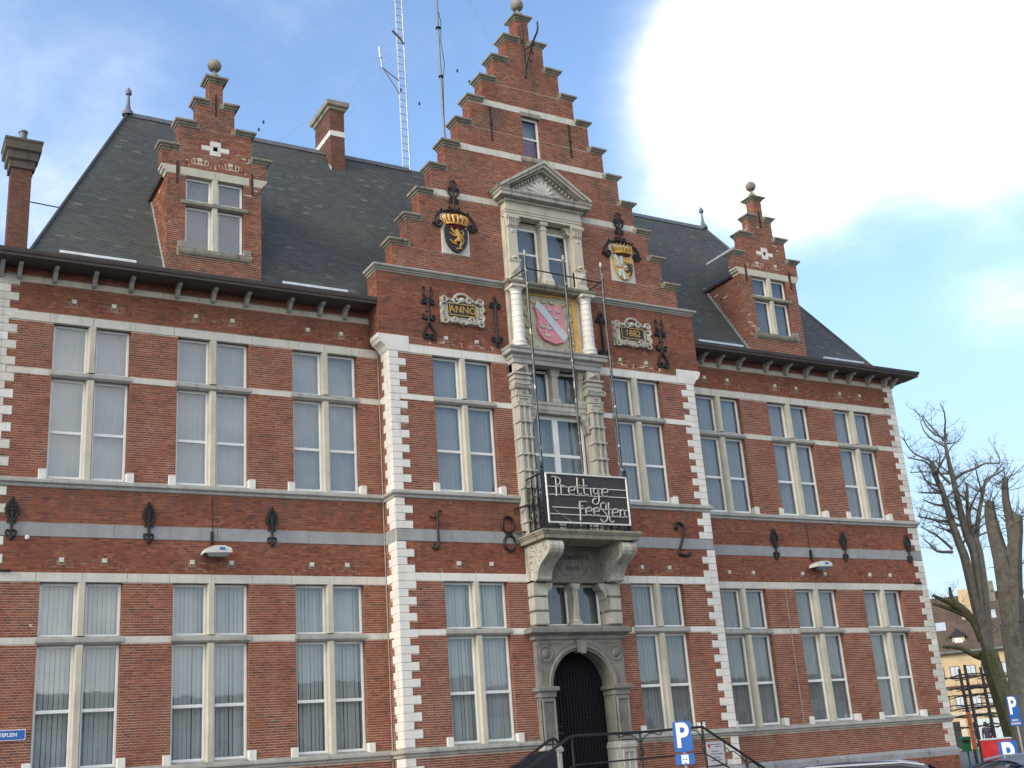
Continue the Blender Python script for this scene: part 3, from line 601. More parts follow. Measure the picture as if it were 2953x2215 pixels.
# ---- eaves: soffit, gutter, brackets
for sg in (1, -1):
    lo, hi = mr(XB+0.0 if sg else 0, XW+0.70, sg); inner = mr(XU+0.002, XW+0.70, sg)
    a, b = inner
    MB().box(a, b, -0.66, 0.02, 13.33, 13.36).build('soffit', 'soffit', hall)
    e = (1 if sg < 0 else 0, 1 if sg > 0 else 0)
    x0, x1 = (a, b-0.70) if sg > 0 else (a+0.70, b)
    MB().ring(x0, x1, 0.0, 0.3, [(0.60, 13.325), (0.66, 13.33), (0.67, 13.385), (0.70, 13.40), (0.715, 13.45), (0.725, 13.50), (0.60, 13.505)], *e).build('gutter', 'fascia', hall)
    ex = (XW+0.02, XW+0.66) if sg > 0 else (-XW-0.66, -XW-0.02)
    MB().box(*ex, 0.02, 9.0, 13.33, 13.36).build('soffit', 'soffit', hall)
    MB().prism([(ex[0], 13.36), (ex[1], 13.36), (ex[1], 13.50), (ex[0], 13.50)], 'y', 0.3, 9.0).build('gutter', 'fascia', hall)
    bx = [5.90, 6.58, 7.40, 8.52, 9.36, 10.24, 11.34, 12.18, 13.06, 13.83]
    for x in bx:
        x *= sg
        MB().prism([(0.0, 13.33), (-0.40, 13.33), (-0.42, 13.29), (-0.38, 13.25), (-0.30, 13.235), (-0.23, 13.20), (-0.17, 13.12), (-0.12, 13.06), (-0.06, 13.03), (0.0, 13.03)], 'x', x-0.045, x+0.045).build('eaves_bracket', 'stone_grey', hall)
    x = sg*(XW-0.02); MB().prism([(0.0, 13.33), (-0.40, 13.33), (-0.42, 13.29), (-0.30, 13.235), (-0.17, 13.12), (-0.06, 13.03), (0.0, 13.03)], 'x', x-0.045, x+0.045).build('eaves_bracket', 'stone_grey', hall)
# ---- main roof
RY, RZ, RX, EX = 4.45, 20.63, 10.70, 13.75; EZ, EY = 13.50, -0.10
SL = math.hypot(RY-EY, RZ-EZ); Vs = np.array((0, RY-EY, RZ-EZ))/SL; Ns = np.array((0, -Vs[2], Vs[1]))
rf = MB().add([(-EX, EY, EZ), (EX, EY, EZ), (RX, RY, RZ), (-RX, RY, RZ), (-EX, 9.0, EZ), (EX, 9.0, EZ)], [(0, 1, 2, 3), (1, 5, 2), (4, 0, 3), (5, 4, 3, 2)])
for sg in (1, -1):
    a, b = mr(XB, EX, sg); rf.box(a, b, -0.66, EY+0.02, EZ-0.02, EZ+0.008)
    q = (EX-0.02, XW+0.66) if sg > 0 else (-XW-0.66, -EX+0.02); rf.box(*q, -0.6, 9.0, EZ-0.03, EZ+0.006)
roof = rf.build('roof', 'lead', hall)
slates = Skin(); slate_single = []
CXD = 9.315; DHW = 1.21
def lim(w_): h = EX-(EX-RX)*w_/SL; return (-h, h)
sh = [(s*CXD-DHW, s*CXD+DHW, 0, 3.7) for s in (1, -1)]+[(-5.1, 5.1, 0, 0.5)]
q = rows(0, 0, 0, SL-0.05, holes=sh, course=0.108, head=0.205, j=0.0004, limits=lim, bond=False)
near = sorted((t for t in q if -12.6 < t[0] < -10.6 and t[1]-t[0] > 0.18 and t[2] > 1.0), key=lambda t: t[2])[:160]; ns = set(near)
slates.put(np.array((0, EY, EZ))+Ns*.003, (1, 0, 0), Vs, Ns, [t for t in q if t not in ns], 0.003, 0.0003, 0.0045)
# hip, ridge and finials
for sg in (1, -1):
    MB().tube([(sg*EX, EY, EZ+0.02), (sg*(EX+RX)/2, (EY+RY)/2, (EZ+RZ)/2+0.02), (sg*RX, RY, RZ+0.02)], 0.045, 8).build('hip_roll', 'slate_single', roof)
    MB().lathe([(0.17, -0.05), (0.16, 0.05), (0.09, 0.14), (0.055, 0.30), (0.04, 0.55), (0.04, 0.62), (0.085, 0.66), (0.095, 0.72), (0.08, 0.79), (0.03, 0.84), (0.01, 0.90)], sg*RX, RY, 12, RZ).build('roof_finial', 'lead', roof, True)
n = 26
for i in range(n):
    a, b = -RX+2*RX*i/n, -RX+2*RX*(i+1)/n
    if -1.6 < (a+b)/2 < 1.6: continue
    MB().prism([(RY-0.13, RZ-0.14), (RY-0.03, RZ+0.05), (RY+0.03, RZ+0.05), (RY+0.13, RZ-0.14)], 'x', a+0.012, b+random.uniform(-0.004, 0.006)).build('ridge_tile', 'lead', roof)
for a, b in ((-12.97, -11.21), (-7.52, -5.72), (6.04, 7.85), (11.37, 13.2)):
    MB().box(a, b, 0.06, 0.13, 13.88, 13.945).box(a, b, 0.10, 0.13, 13.75, 13.885).build('snow_guard', 'zinc', roof)
# cross roof behind the stepped gable
CZ, CM = 21.75, 1.62
cr = MB(); hw = 4.75
V1 = [(-hw, -0.26, CZ-CM*hw), (0, -0.26, CZ), (hw, -0.26, CZ-CM*hw), (0, 3.1, CZ), (-1.2, 5.2, 19.6), (1.2, 5.2, 19.6), (-hw, 1.0, CZ-CM*hw), (hw, 1.0, CZ-CM*hw)]
cr.add(V1, [(0, 1, 3, 4, 6), (1, 2, 7, 5, 3), (3, 5, 4)]).build('cross_roof', 'slate_single', roof)
Lc = math.hypot(hw, CM*hw); Vc = np.array((1.0, 0, CM))/math.hypot(1, CM); Nc = np.array((-CM, 0, 1.0))/math.hypot(1, CM)
slates.put(np.array((-hw, 0, CZ-CM*hw))+Nc*.003, (0, -1, 0), Vc, Nc, rows(-3.0, 0.25, 2.0, Lc-0.05, course=0.108, head=0.205, j=0.0004, bond=False), 0.003, 0.0003, 0.0045)
# ---- chimneys
ch = MB(); x0, x1, y0, y1 = -4.60, -4.12, 3.90, 5.25
ch.box(x0+.0035, x1-.0035, y0+.0035, y1-.0035, 19.0, 22.0)
chim = ch.build('chimney', 'mortar_dim', roof)
csk = Skin()
csk.put((0, y0, 0), (1, 0, 0), (0, 0, 1), (0, -1, 0), rows(x0, x1, 19.4, 22.0, holes=[(-9, 9, 20.98, 21.16)]), 0.012, 0.0012); csk.put((x0, 0, 0), (0, -1, 0), (0, 0, 1), (-1, 0, 0), rows(-y1, -y0, 19.4, 22.0, holes=[(-9, 9, 20.98, 21.16)]), 0.012, 0.0012)
MB().ring(x0, x1, y0, y1, [(0.012, 20.98), (0.012, 21.16)], 1, 1, 1).build('chimney_band', 'stone_white', roof)
MB().ring(x0, x1, y0, y1, [(0.0, 21.9), (0.05, 21.93), (0.06, 22.0), (0.13, 22.05), (0.14, 22.2), (0.08, 22.24)], 1, 1, 1).build('chimney_cap', 'stone_cap', roof)
MB().lathe([(0.13, 0), (0.12, 0.22), (0.19, 0.25), (0.19, 0.30), (0.10, 0.31)], -4.36, 4.5, 14, 22.22).build('chimney_pot', 'lead', roof, True)
MB().prism([(y0-0.05, 19.55), (y0-0.03, 19.85), (y1, 21.2), (y1, 21.0)], 'x', x0-0.03, x0-0.005).build('flashing', 'zinc', roof)
x0, x1, y0, y1 = -13.90, -13.40, 2.7, 3.2
B(x0+.0035, x1-.0035, y0+.0035, y1-.0035, 13.4, 18.0).build('chimney', 'mortar_dim', roof)
csk.put((0, y0, 0), (1, 0, 0), (0, 0, 1), (0, -1, 0), rows(x0, x1, 13.6, 18.0), 0.012, 0.0012); csk.put((x0, 0, 0), (0, -1, 0), (0, 0, 1), (-1, 0, 0), rows(-y1, -y0, 13.6, 18.0), 0.012, 0.0012)
MB().ring(x0, x1, y0, y1, [(0.0, 17.30), (0.05, 17.32), (0.06, 17.5), (0.12, 17.55), (0.13, 17.75), (0.19, 17.80), (0.20, 18.02), (0.22, 18.04), (0.22, 18.10), (0.1, 18.13)], 1, 1, 1).build('chimney_cap', 'stone_dark', roof)
MB().lathe([(0.12, 0), (0.13, 0.05), (0.11, 0.1), (0.10, 0.40), (0.12, 0.42), (0.12, 0.47), (0.08, 0.47)], -13.65, 2.95, 12, 18.08).build('chimney_pot', 'lead', roof, True)
MB().tube([(-13.40, 3.0, 16.55), (-12.3, 3.0, 16.5)], 0.018).build('chimney_stay', 'iron', roof)
csk.build('chimney_bricks', 'brick_sooty', roof)
# ---- dormers
DST = [(1.36, 17.13), (0.95, 17.88), (0.50, 18.60), (0.185, 19.35)]
for sg in (-1, 1):
    cx = sg*CXD; y = 0.0; top = [(-0.76, 0.76, 14.42, 16.46)]
    body = MB(); sk = Skin()
    stn = [(cx-0.90, cx+0.90, 16.47, 16.70), (cx-1.4, cx-1.0, 16.47, 16.70), (cx+1.0, cx+1.4, 16.47, 16.70), (cx-0.36, cx+0.36, 17.29, 17.43), (cx-0.14, cx+0.14, 17.17, 17.57), (cx-0.95, cx+0.95, 14.28, 14.45)]
    op = (cx-0.745, cx+0.745, 14.42, 16.47)
    def dp(rect, holes, arcs=()): sk.put((0, y, 0), (1, 0, 0), (0, 0, 1), (0, -1, 0), rows(*rect, holes=holes, arcs=arcs), 0.012, 0.0013)
    dark_ = []
    dp((cx-DHW, cx+DHW, 13.4, 16.70), [op]+stn); panel(body, (0, y, 0), (1, 0, 0), (0, 0, 1), cx-DHW, cx+DHW, 13.4, 16.70, [op], 0.0035, (0, -1, 0))
    zb = 16.70; L = [cx-0.40, cx+0.40]; ar = [(c, 16.77, 0.42, 0.225, 0.33, 0.09) for c in L]
    for i, (hw, z) in enumerate(DST):
        dp((cx-hw, cx+hw, zb, z), stn, ar if i == 0 else ()); panel(body, (0, y, 0), (1, 0, 0), (0, 0, 1), cx-hw, cx+hw, zb, z, [(cx-0.07, cx+0.07, 17.30, 17.44)], 0.0035, (0, -1, 0))
        sk.put((cx-hw, 0, 0), (0, -1, 0), (0, 0, 1), (-1, 0, 0), rows(-0.35, 0.0, zb, z), 0.012, 0.0013)
        body.box(cx-hw+.0035, cx-hw+.15, .012, .35, zb, z).box(cx+hw-.15, cx+hw-.01, .012, .35, zb, z)
        body.add([(cx-hw, .35, zb), (cx+hw, .35, zb), (cx+hw, .35, z), (cx-hw, .35, z)], [(0, 1, 2, 3)]); zb = z
    for c in L:
        for i in range(11):
            t = math.radians(20+140*i/10)
            if i == 5: continue
            px, pz = c+0.375*math.cos(t), 16.77+0.16*math.sin(t); d = np.array((0.3*math.cos(t), 0, 1.0)); d /= np.linalg.norm(d)
            sk.put((px, y, pz), np.array((d[2], 0, -d[0])), d, (0, -1, 0), [(-0.024, 0.024, -0.06, 0.06)], 0.010, 0.001)
    # cheeks
    yb = 2.0
    for s2 in (-1, 1):
        x = cx+s2*DHW
        if s2 < 0: sk.put((x, 0, 0), (0, -1, 0), (0, 0, 1), (-1, 0, 0), rows(-yb, 0.0, 13.4, 16.60, limits=None), 0.012, 0.0013)
        body.box(min(x-s2*.0035, x-s2*.2), max(x-s2*.0035, x-s2*.2), .012, yb, 13.4, 16.6)
    dm = body.build('dormer', 'mortar_pale', hall); sk.build('dormer_bricks', 'brick', dm)
    for s2 in (-1, 1):                                         # slate roof of the dormer
        V = np.array((-s2*1.28, 0, 1.70)); Lr = np.linalg.norm(V); V /= Lr; N = np.array((s2*V[2], 0, abs(V[0])))
        O = np.array((cx+s2*1.30, 0, 16.56))
        MB().add([tuple(O+np.array((0, .3, 0))), tuple(O+np.array((0, 2.3, 0))), tuple(O+V*Lr+np.array((0, 3.4, 0))), tuple(O+V*Lr+np.array((0, .3, 0)))], [(0, 1, 2, 3)]).build('dormer_roof', 'lead', dm)
        slates.put(O+N*.003, (0, -1 if s2 < 0 else 1, 0), V, N, [t for t in rows(*((-3.3, -0.3) if s2 < 0 else (0.3, 3.3)), 0, Lr, course=0.108, head=0.205, j=0.0004, bond=False) if max(abs(t[0]), abs(t[1])) < 2.05+1.15*t[2]/Lr+0.1], 0.003, 0.0003, 0.0045)
        B(min(O[0], O[0]-s2*.14), max(O[0], O[0]-s2*.14), .34, 2.1, 16.49, 16.555).build('dormer_eave', 'fascia', dm)
    MB().prism([(cx-0.10, 18.17), (cx, 18.30), (cx+0.10, 18.17)], 'y', .36, 3.05).build('dormer_ridge', 'zinc', dm)
    # stepped flashing along the left cheek
    fl = MB()
    for i in range(22):
        t0 = i/22; yy = -0.05+1.95*t0; zz = EZ+(yy-EY)*(RZ-EZ)/(RY-EY); fl.box(cx-DHW-.018, cx-DHW-.003, yy, yy+.1, zz-.05, zz+.20)
    fl.build('flashing', 'zinc', dm)
    # stones
    for a, b in ((-0.90, 0), (0, 0.90)): MB().cbox(cx+a+.003, cx+b-.003, y-0.014, y+0.16, 16.47, 16.70, 0.008).build('lintel_stone', 'stone_cream', dm)
    for s2 in (-1, 1):
        MB().prism([(0.0, 16.47), (0.0, 16.70), (-0.16, 16.70), (-0.16, 16.64), (-0.12, 16.62), (-0.11, 16.57), (-0.05, 16.53), (-0.03, 16.47)], 'y', y-0.016, y+0.35).xf(Matrix.Translation((cx+s2*DHW, 0, 0)) @ Matrix.Diagonal((-s2, 1, 1, 1))).build('console', 'stone_cream', dm)
        a, b = (cx+s2*DHW, cx+s2*(DHW-0.21)) if s2 < 0 else (cx+DHW-0.21, cx+DHW); MB().cbox(a, b, y-0.016, y+0.1, 16.47, 16.70, 0.006).build('console_stone', 'stone_cream', dm)
        MB().box(cx+s2*0.97-.018, cx+s2*0.97+.018, y-0.03, y-0.002, 16.22, 16.83).build('wall_anchor', 'iron', dm)
        MB().cbox(cx+s2*0.40-.055, cx+s2*0.40+.055, y-0.016, y+.05, 16.92, 17.03, 0.006).build('key_block', 'stone_cream', dm)
        for i, (hw, z) in enumerate(DST[:3]):
            inx = DST[i+1][0]+.004; a, b = (cx+inx, cx+hw) if s2 > 0 else (cx-hw, cx-inx)
            MB().cbox(a-(0.09 if s2 > 0 else 0), b+(0.09 if s2 < 0 else 0), y-0.010, y+.05, z-.002, z+.16, 0.01).build('cap_stone', 'stone_cap', dm)
            MB().ring(a, b, y, y+0.37, [(o*0.95, z+zz) for o, zz in CAPP], int(s2 < 0), int(s2 > 0), 0.3).build('step_cap', 'stone_cap', dm)
        MB().cbox(cx+(-0.36 if s2 < 0 else 0.14), cx+(-0.14 if s2 < 0 else 0.36), y-0.012, y+.06, 17.30, 17.43, 0.005).build('cross_stone', 'stone_white', dm)
    for z0, z1 in ((17.17, 17.31), (17.44, 17.57)): MB().cbox(cx-0.14, cx+0.14, y-0.012, y+.06, z0, z1, 0.005).build('cross_stone', 'stone_white', dm)
    for a, b in ((-.14, -.065), (.065, .14)): B(cx+a, cx+b, y-0.011, y+.06, 17.305, 17.445).build('cross_stone', 'stone_white', dm)
    B(cx-.1, cx+.1, y+.2, y+.22, 17.25, 17.5).build('vent_back', 'dark', dm)
    B(cx-.018, cx+.018, y-0.03, y-0.002, 18.35, 18.98).build('wall_anchor', 'iron', dm)
    MB().ring(cx-0.185, cx+0.185, y, y+0.36, [(o, 19.35+zz) for o, zz in CAPP], 1, 1, 1).build('pinnacle_cap', 'stone_cap', dm)
    fb = finial_ball(cx, y+0.18, 19.54, 0.95); fb.parent = dm
    # window: frame, panes, stone cross
    fr = MB(); f = 0.06; yf = y+0.12; pn = []
    for a, b in ((op[0], cx-0.07), (cx+0.07, op[1])):
        for c, d in ((14.44, 15.64), (15.80, 16.46)):
            for bx in ((a, a+f, c, d), (b-f, b, c, d), (a+f, b-f, d-f, d), (a+f, b-f, c, c+f)): fr.cbox(*bx[:2], yf, yf+.06, *bx[2:], 0.008)
            pn.append((a+f, b-f, c+f, d-f))
    fr.build('window_frame', 'frame_white', dm)
    for p in pn:
        B(p[0]-.004, p[1]+.004, yf+.03, yf+.036, p[2]-.004, p[3]+.004).build('pane', 'glass', dm)
        h = MB(); n_ = 40; xs_ = [p[0]-.03+(p[1]-p[0]+.06)*i/n_ for i in range(n_+1)]
        h.add([(x, yf+.16+.02*math.sin(x*75), p[2]-.05) for x in xs_]+[(x, yf+.16+.02*math.sin(x*75), p[3]+.05) for x in xs_], [(i, i+1, n_+2+i, n_+1+i) for i in range(n_)]); h.build('curtain', 'fabric_dull', dm, True)
    for c, d in ((14.42, 15.66), (15.78, 16.47)): MB().prism([(cx-.06, y-.012), (cx+.06, y-.012), (cx+.085, y+.05), (cx+.085, y+.16), (cx-.085, y+.16), (cx-.085, y+.05)], 'z', c, d).build('mullion', 'stone_cream', dm)
    for a, b in ((-0.87, 0), (0, 0.87)): MB().prism([(y-.035, 15.68), (y-.035, 15.75), (y+.02, 15.79), (y+.14, 15.81), (y+.14, 15.64), (y+.02, 15.64)], 'x', cx+a+.002, cx+b-.002).build('transom', 'stone_cap', dm)
    MB().ring(cx-0.86, cx+0.86, y, y+.14, [(0.02, 14.26), (0.05, 14.28), (0.08, 14.34), (0.09, 14.42), (0.0, 14.47)], 1, 1).build('sill', 'stone_cap', dm)
    for s2 in (-1, 1): a, b = sorted((cx+s2*.74, cx+s2*.93)); MB().cbox(a, b, y-.06, y+.1, 14.44, 14.60, .01).build('sill_block', 'stone_cap', dm)
    for z0, z1 in ((14.47, 15.64), (15.8, 16.46)):
        sk2 = Skin(); 
        for s2 in (-1, 1):
            x = cx+s2*.745; U = (0, 1, 0) if s2 < 0 else (0, -1, 0); u = (0.004, .12) if s2 < 0 else (-.12, -.004)
            bricks.put((x, 0, 0), U, (0, 0, 1), (-s2, 0, 0), rows(*u, z0, z1), .012, .001)
            wall_pale.box(min(x+s2*.01, x+s2*.1), max(x+s2*.01, x+s2*.1), .012, .13, z0, z1)
slates.build('slate_mass', 'slate', roof)
um = MB().box(-0.5, 0.5, -0.5, 0.5, 0, 1)
def unit_mesh(name, mat): me = bpy.data.meshes.new(name); me.from_pydata(um.v, [], um.f); me.update(); me.materials.append(MATS[mat]); return me
sm = unit_mesh('slate', 'slate_single'); th = math.atan2(RZ-EZ, RY-EY)
for t in near:
    o = bpy.data.objects.new('slate', sm); P = np.array((0, EY, EZ))+np.array(((t[0]+t[1])/2, 0, 0))+Vs*(t[2]+t[3])/2+Ns*.0030
    o.location = tuple(P); o.rotation_euler = (th-0.045, 0, 0); o.scale = (t[1]-t[0]-.001, t[3]-t[2]+.006, 0.0036); link(o, roof)
# ---- the wall object and its bricks
wall = wall_pale.build('wall', 'mortar_pale', hall); wall2 = wall_dim.build('wall', 'mortar_dim', hall)
bm_ = unit_mesh('brick', 'brick_single')
single.sort(key=lambda s_: (s_[1][0]+13.0)**2+(s_[1][2]-4.2)**2)
for yy, t in single[:300]:
    o = bpy.data.objects.new('brick', bm_); o.location = ((t[0]+t[1])/2, yy+0.006+random.gauss(0, .0012), t[2]); o.scale = (t[1]-t[0], 0.012, t[3]-t[2])
    o.rotation_euler = (random.gauss(0, .004), 0, random.gauss(0, .006)); link(o, wall)
bricks.put((0, 0, 0), (1, 0, 0), (0, 0, 1), (0, -1, 0), [t for yy, t in single[300:]], 0.012, 0.0012)
bricks.build('brick_mass', 'brick', wall)
# ================================================================== CENTRE-PIECE OF THE BAY
def K(k): return YC+k
aed = empty('centre_piece', (0, 0, 0), hall)
def P(mb, name, mat='stone_carved', smooth=False): return mb.build(name, mat, aed, smooth)
# ---- porch: arch, jambs, imposts, door
AR, AZ = 0.90, 3.43
sp = MB(); n = 28; inn, out = [], []
for i in range(n+1):
    t = pi-pi*i/n; c, s_ = math.cos(t), math.sin(t); inn.append((AR*c, AZ+AR*s_))
    kx = 1.31/abs(c) if abs(c) > 1e-6 else 9e9; kz = 1.14/s_ if s_ > 1e-6 else 9e9; k = min(kx, kz); out.append((k*c, AZ+k*s_))
for yy, flip in ((K(-.2), False),):
    for i in range(n): sp.add([(*[inn[i][0]], yy, inn[i][1]), (inn[i+1][0], yy, inn[i+1][1]), (out[i+1][0], yy, out[i+1][1]), (out[i][0], yy, out[i][1])], [(0, 1, 2, 3)])
i0 = next(i for i in range(n+1) if out[i][1] >= AZ+1.139)
for sx_ in (-1, 1): q = out[i0] if sx_ < 0 else (-out[i0][0], out[i0][1]); sp.add([(q[0], K(-.2), q[1]), (sx_*1.31, K(-.2), q[1]), (sx_*1.31, K(-.2), out[i0-1][1])], [(0, 1, 2)])
for i in range(n): sp.add([(inn[i][0], K(-.2), inn[i][1]), (inn[i+1][0], K(-.2), inn[i+1][1]), (inn[i+1][0], K(.32), inn[i+1][1]), (inn[i][0], K(.32), inn[i][1])], [(0, 1, 2, 3)])
for sx_ in (-1, 1): sp.add([(sx_*1.31, K(-.2), AZ), (sx_*1.31, K(.1), AZ), (sx_*1.31, K(.1), 4.57), (sx_*1.31, K(-.2), 4.57)], [(0, 1, 2, 3)])
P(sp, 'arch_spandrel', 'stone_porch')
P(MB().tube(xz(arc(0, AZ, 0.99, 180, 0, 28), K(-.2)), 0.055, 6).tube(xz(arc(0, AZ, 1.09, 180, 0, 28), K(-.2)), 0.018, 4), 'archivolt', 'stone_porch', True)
P(MB().prism([(-0.10, 4.26), (0.10, 4.26), (0.17, 4.57), (-0.17, 4.57)], 'y', K(-.30), K(0)).prism([(-0.06, 4.22), (0.06, 4.22), (0.10, 4.50), (-0.10, 4.50)], 'y', K(-.36), K(-.3)), 'keystone', 'stone_porch')
for sx_ in (-1, 1):
    P(MB().tube(xz(arc(sx_*1.06, 4.24, 0.19, 0, 360, 18)[:-1], K(-.2)), 0.028, 6, closed=True).ball((sx_*1.06, K(-.2), 4.24), 0.12, 12, (1, .35, 1)).tube(xz(arc(sx_*1.06, 4.24, 0.25, 0, 360, 18)[:-1], K(-.2)), 0.012, 4, closed=True), 'roundel', 'stone_porch', True)
    P(MB().tube(xz([(sx_*1.24, 3.5), (sx_*1.24, 4.5), (sx_*0.55, 4.5)], K(-.2)), 0.022, 4), 'spandrel_moulding', 'stone_porch')
    a, b = mr(0.92, 1.31, sx_)
    j = MB().box(a, b, K(-.24), K(.32), 2.0, 3.17)
    for bx in ((a+.0, a+.06, 2.05, 3.12), (b-.06, b, 2.05, 3.12), (a+.06, b-.06, 3.06, 3.12), (a+.06, b-.06, 2.05, 2.12)): j.cbox(bx[0], bx[1], K(-.285), K(-.2), bx[2], bx[3], .012)
    if sx_ > 0:
        for bx in ((K(-.22), K(-.16), 2.05, 3.12), (K(.1), K(.16), 2.05, 3.12)): j.box(a-.03, a+.01, *bx)
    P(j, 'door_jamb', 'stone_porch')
    q = MB().box(a-.04, b+.04, K(-.30), K(.33), 0.5, 1.86).ring(a-.04, b+.04, K(-.30), K(.3), [(0.03, 1.86), (.035, 1.94), (0.0, 1.98), (0, 2.02)], 1, 1)
    for bx in ((a, a+.05, 1.2, 1.8), (b-.05, b, 1.2, 1.8), (a+.05, b-.05, 1.74, 1.8), (a+.05, b-.05, 1.2, 1.26), ((a+b)/2-.02, (a+b)/2+.02, 1.26, 1.74)): q.cbox(bx[0], bx[1], K(-.33), K(-.29), bx[2], bx[3], .01)
    P(q, 'jamb_base', 'stone_grey')
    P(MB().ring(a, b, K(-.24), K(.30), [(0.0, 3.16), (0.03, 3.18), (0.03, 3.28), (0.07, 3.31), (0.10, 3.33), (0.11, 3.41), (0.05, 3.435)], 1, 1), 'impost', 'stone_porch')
door = MB().box(-0.93, 0.93, K(.36), K(.40), 1.2, 4.36).build('door', 'door_wood', hall)
pw = 0.094; x = -0.92
while x < 0.9:
    gap = 0.03 if abs(x+0.36) < 0.05 else 0.008; e = x+pw; m = (x+e)/2
    if abs(m) < AR:
        zt_ = AZ+math.sqrt(max(0, (AR+.01)**2-m*m)); MB().prism([(x+gap/2, K(.36)), (x+gap/2+.012, K(.325)), (e-.016, K(.325)), (e-.004, K(.36))], 'z', 1.22, zt_).build('plank', 'door_wood', door)
    x = e
for z in (2.55, 3.35): B(-0.9, 0.9, K(.315), K(.33), z-.012, z+.012).build('door_rail', 'door_wood', door)
MB().tube([(-0.62, K(.30), 2.47), (-0.62, K(.24), 2.47), (-0.46, K(.24), 2.47)], .02).build('handle', 'iron', door); MB().box(-0.78, -0.42, K(.30), K(.33), 2.28, 2.34).build('letter_flap', 'iron', door)
MB().tube(xz(arc(0.38, 2.72, .06, 0, 360, 12)[:-1], K(.29)), .012, 5, closed=True).build('knocker', 'iron', door)
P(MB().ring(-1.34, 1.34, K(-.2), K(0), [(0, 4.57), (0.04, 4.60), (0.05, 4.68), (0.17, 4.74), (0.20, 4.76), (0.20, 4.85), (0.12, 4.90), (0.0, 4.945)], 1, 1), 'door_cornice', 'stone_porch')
# ---- little windows over the door
for sx_ in (-1, 1):
    a, b = mr(0.93, 1.33, sx_)
    for z0, z1 in ((4.95, 5.29), (5.31, 5.66), (5.68, 6.04)):
        P(MB().ring(a, b, K(-.30), K(.14), [(-0.03, z0), (0.0, z0+.03), (0.0, z1-.03), (-0.03, z1)], 1, 1), 'rusticated_block', 'stone_carved')
    a, b = mr(0.70, 0.93, sx_); poly = [(0, 6.03), (0, 5.62), (-.03, 5.62), (-.05, 5.74), (-.10, 5.84), (-.17, 5.88), (-.2, 5.94), (-.22, 6.03)]
    P(MB().prism(poly, 'y', K(-.24), K(.1)).xf(Matrix.Translation((sx_*.93, 0, 0)) @ Matrix.Diagonal((sx_, 1, 1, 1))), 'corbel', 'stone_carved')
P(MB().ring(-.085, .085, K(-.16), K(.12), [(.05, 4.95), (.05, 5.02), (.02, 5.05), (.0, 5.12), (0, 5.84), (.03, 5.88), (.05, 5.95), (.06, 6.03)], 1, 1), 'colonnette', 'stone_carved')
fr = MB()
for a, b in ((-.92, -.06), (.06, .92)):
    for bx in ((a, a+.06, 4.95, 6.05), (b-.06, b, 4.95, 6.05), (a+.06, b-.06, 5.98, 6.05), (a+.06, b-.06, 4.95, 5.02)): fr.cbox(*bx[:2], K(.12), K(.18), *bx[2:], .008)
    B(a+.05, b-.05, K(.15), K(.156), 5.0, 6.0).build('pane', 'glass', aed)
    h = MB(); m_ = 40; xs_ = [a+(b-a)*i/m_ for i in range(m_+1)]
    h.add([(x, K(.34)+.03*math.sin(x*58), 4.9) for x in xs_]+[(x, K(.34)+.03*math.sin(x*58), 6.1) for x in xs_], [(i, i+1, m_+2+i, m_+1+i) for i in range(m_)]).build('curtain', 'fabric_dull', aed, True)
P(fr, 'fanlight_frame', 'frame_white')
# ---- inscription, brackets, balcony
P(MB().box(-.93, .93, K(-.18), K(.1), 6.05, 7.0), 'inscription_panel', 'stone_porch')
P(MB().cbox(-.93, .93, K(-.24), K(-.1), 6.04, 6.12, .015).cbox(-.93, .93, K(-.22), K(-.1), 6.94, 7.0, .012), 'panel_moulding', 'stone_porch')
text_mesh('GEMEENTE', 0.17, 'lettering', 'dark', aed, face_front(0.06, K(-.181), 6.71), .003, .002, 1.12); text_mesh('HUIS', 0.17, 'lettering', 'dark', aed, face_front(0.0, K(-.181), 6.43), .003, .002, 1.12)
P(MB().tube(xz([(-.62, 6.50), (-.5, 6.49), (-.42, 6.40), (-.33, 6.28), (-.2, 6.22)], K(-.182)), .008, 4).tube(xz([(.62, 6.50), (.5, 6.49), (.42, 6.40), (.33, 6.28), (.2, 6.22)], K(-.182)), .008, 4), 'carved_scroll', 'dark')
bp = [(0, 7.0), (-.6, 7.0), (-1.02, 7.0), (-1.12, 6.985), (-1.20, 6.93), (-1.235, 6.84), (-1.225, 6.75), (-1.17, 6.66), (-1.08, 6.60), (-.97, 6.55), (-.85, 6.49), (-.74, 6.42), (-.65, 6.34), (-.58, 6.25), (-.545, 6.17), (-.52, 6.10), (-.45, 6.05), (-.37, 6.05), (-.3, 6.08), (-.24, 6.08), (0, 6.08)]
def grow(poly, d):
    o = []
    for i, p in enumerate(poly):
        a, b = Vector(poly[i-1]), Vector(poly[(i+1) % len(poly)]); t = (b-a).normalized(); nn = Vector((t.y, -t.x)); q = Vector(p)-nn*d if False else Vector(p)+nn*d
        o.append((min(q.x, 0), q.y))
    return o
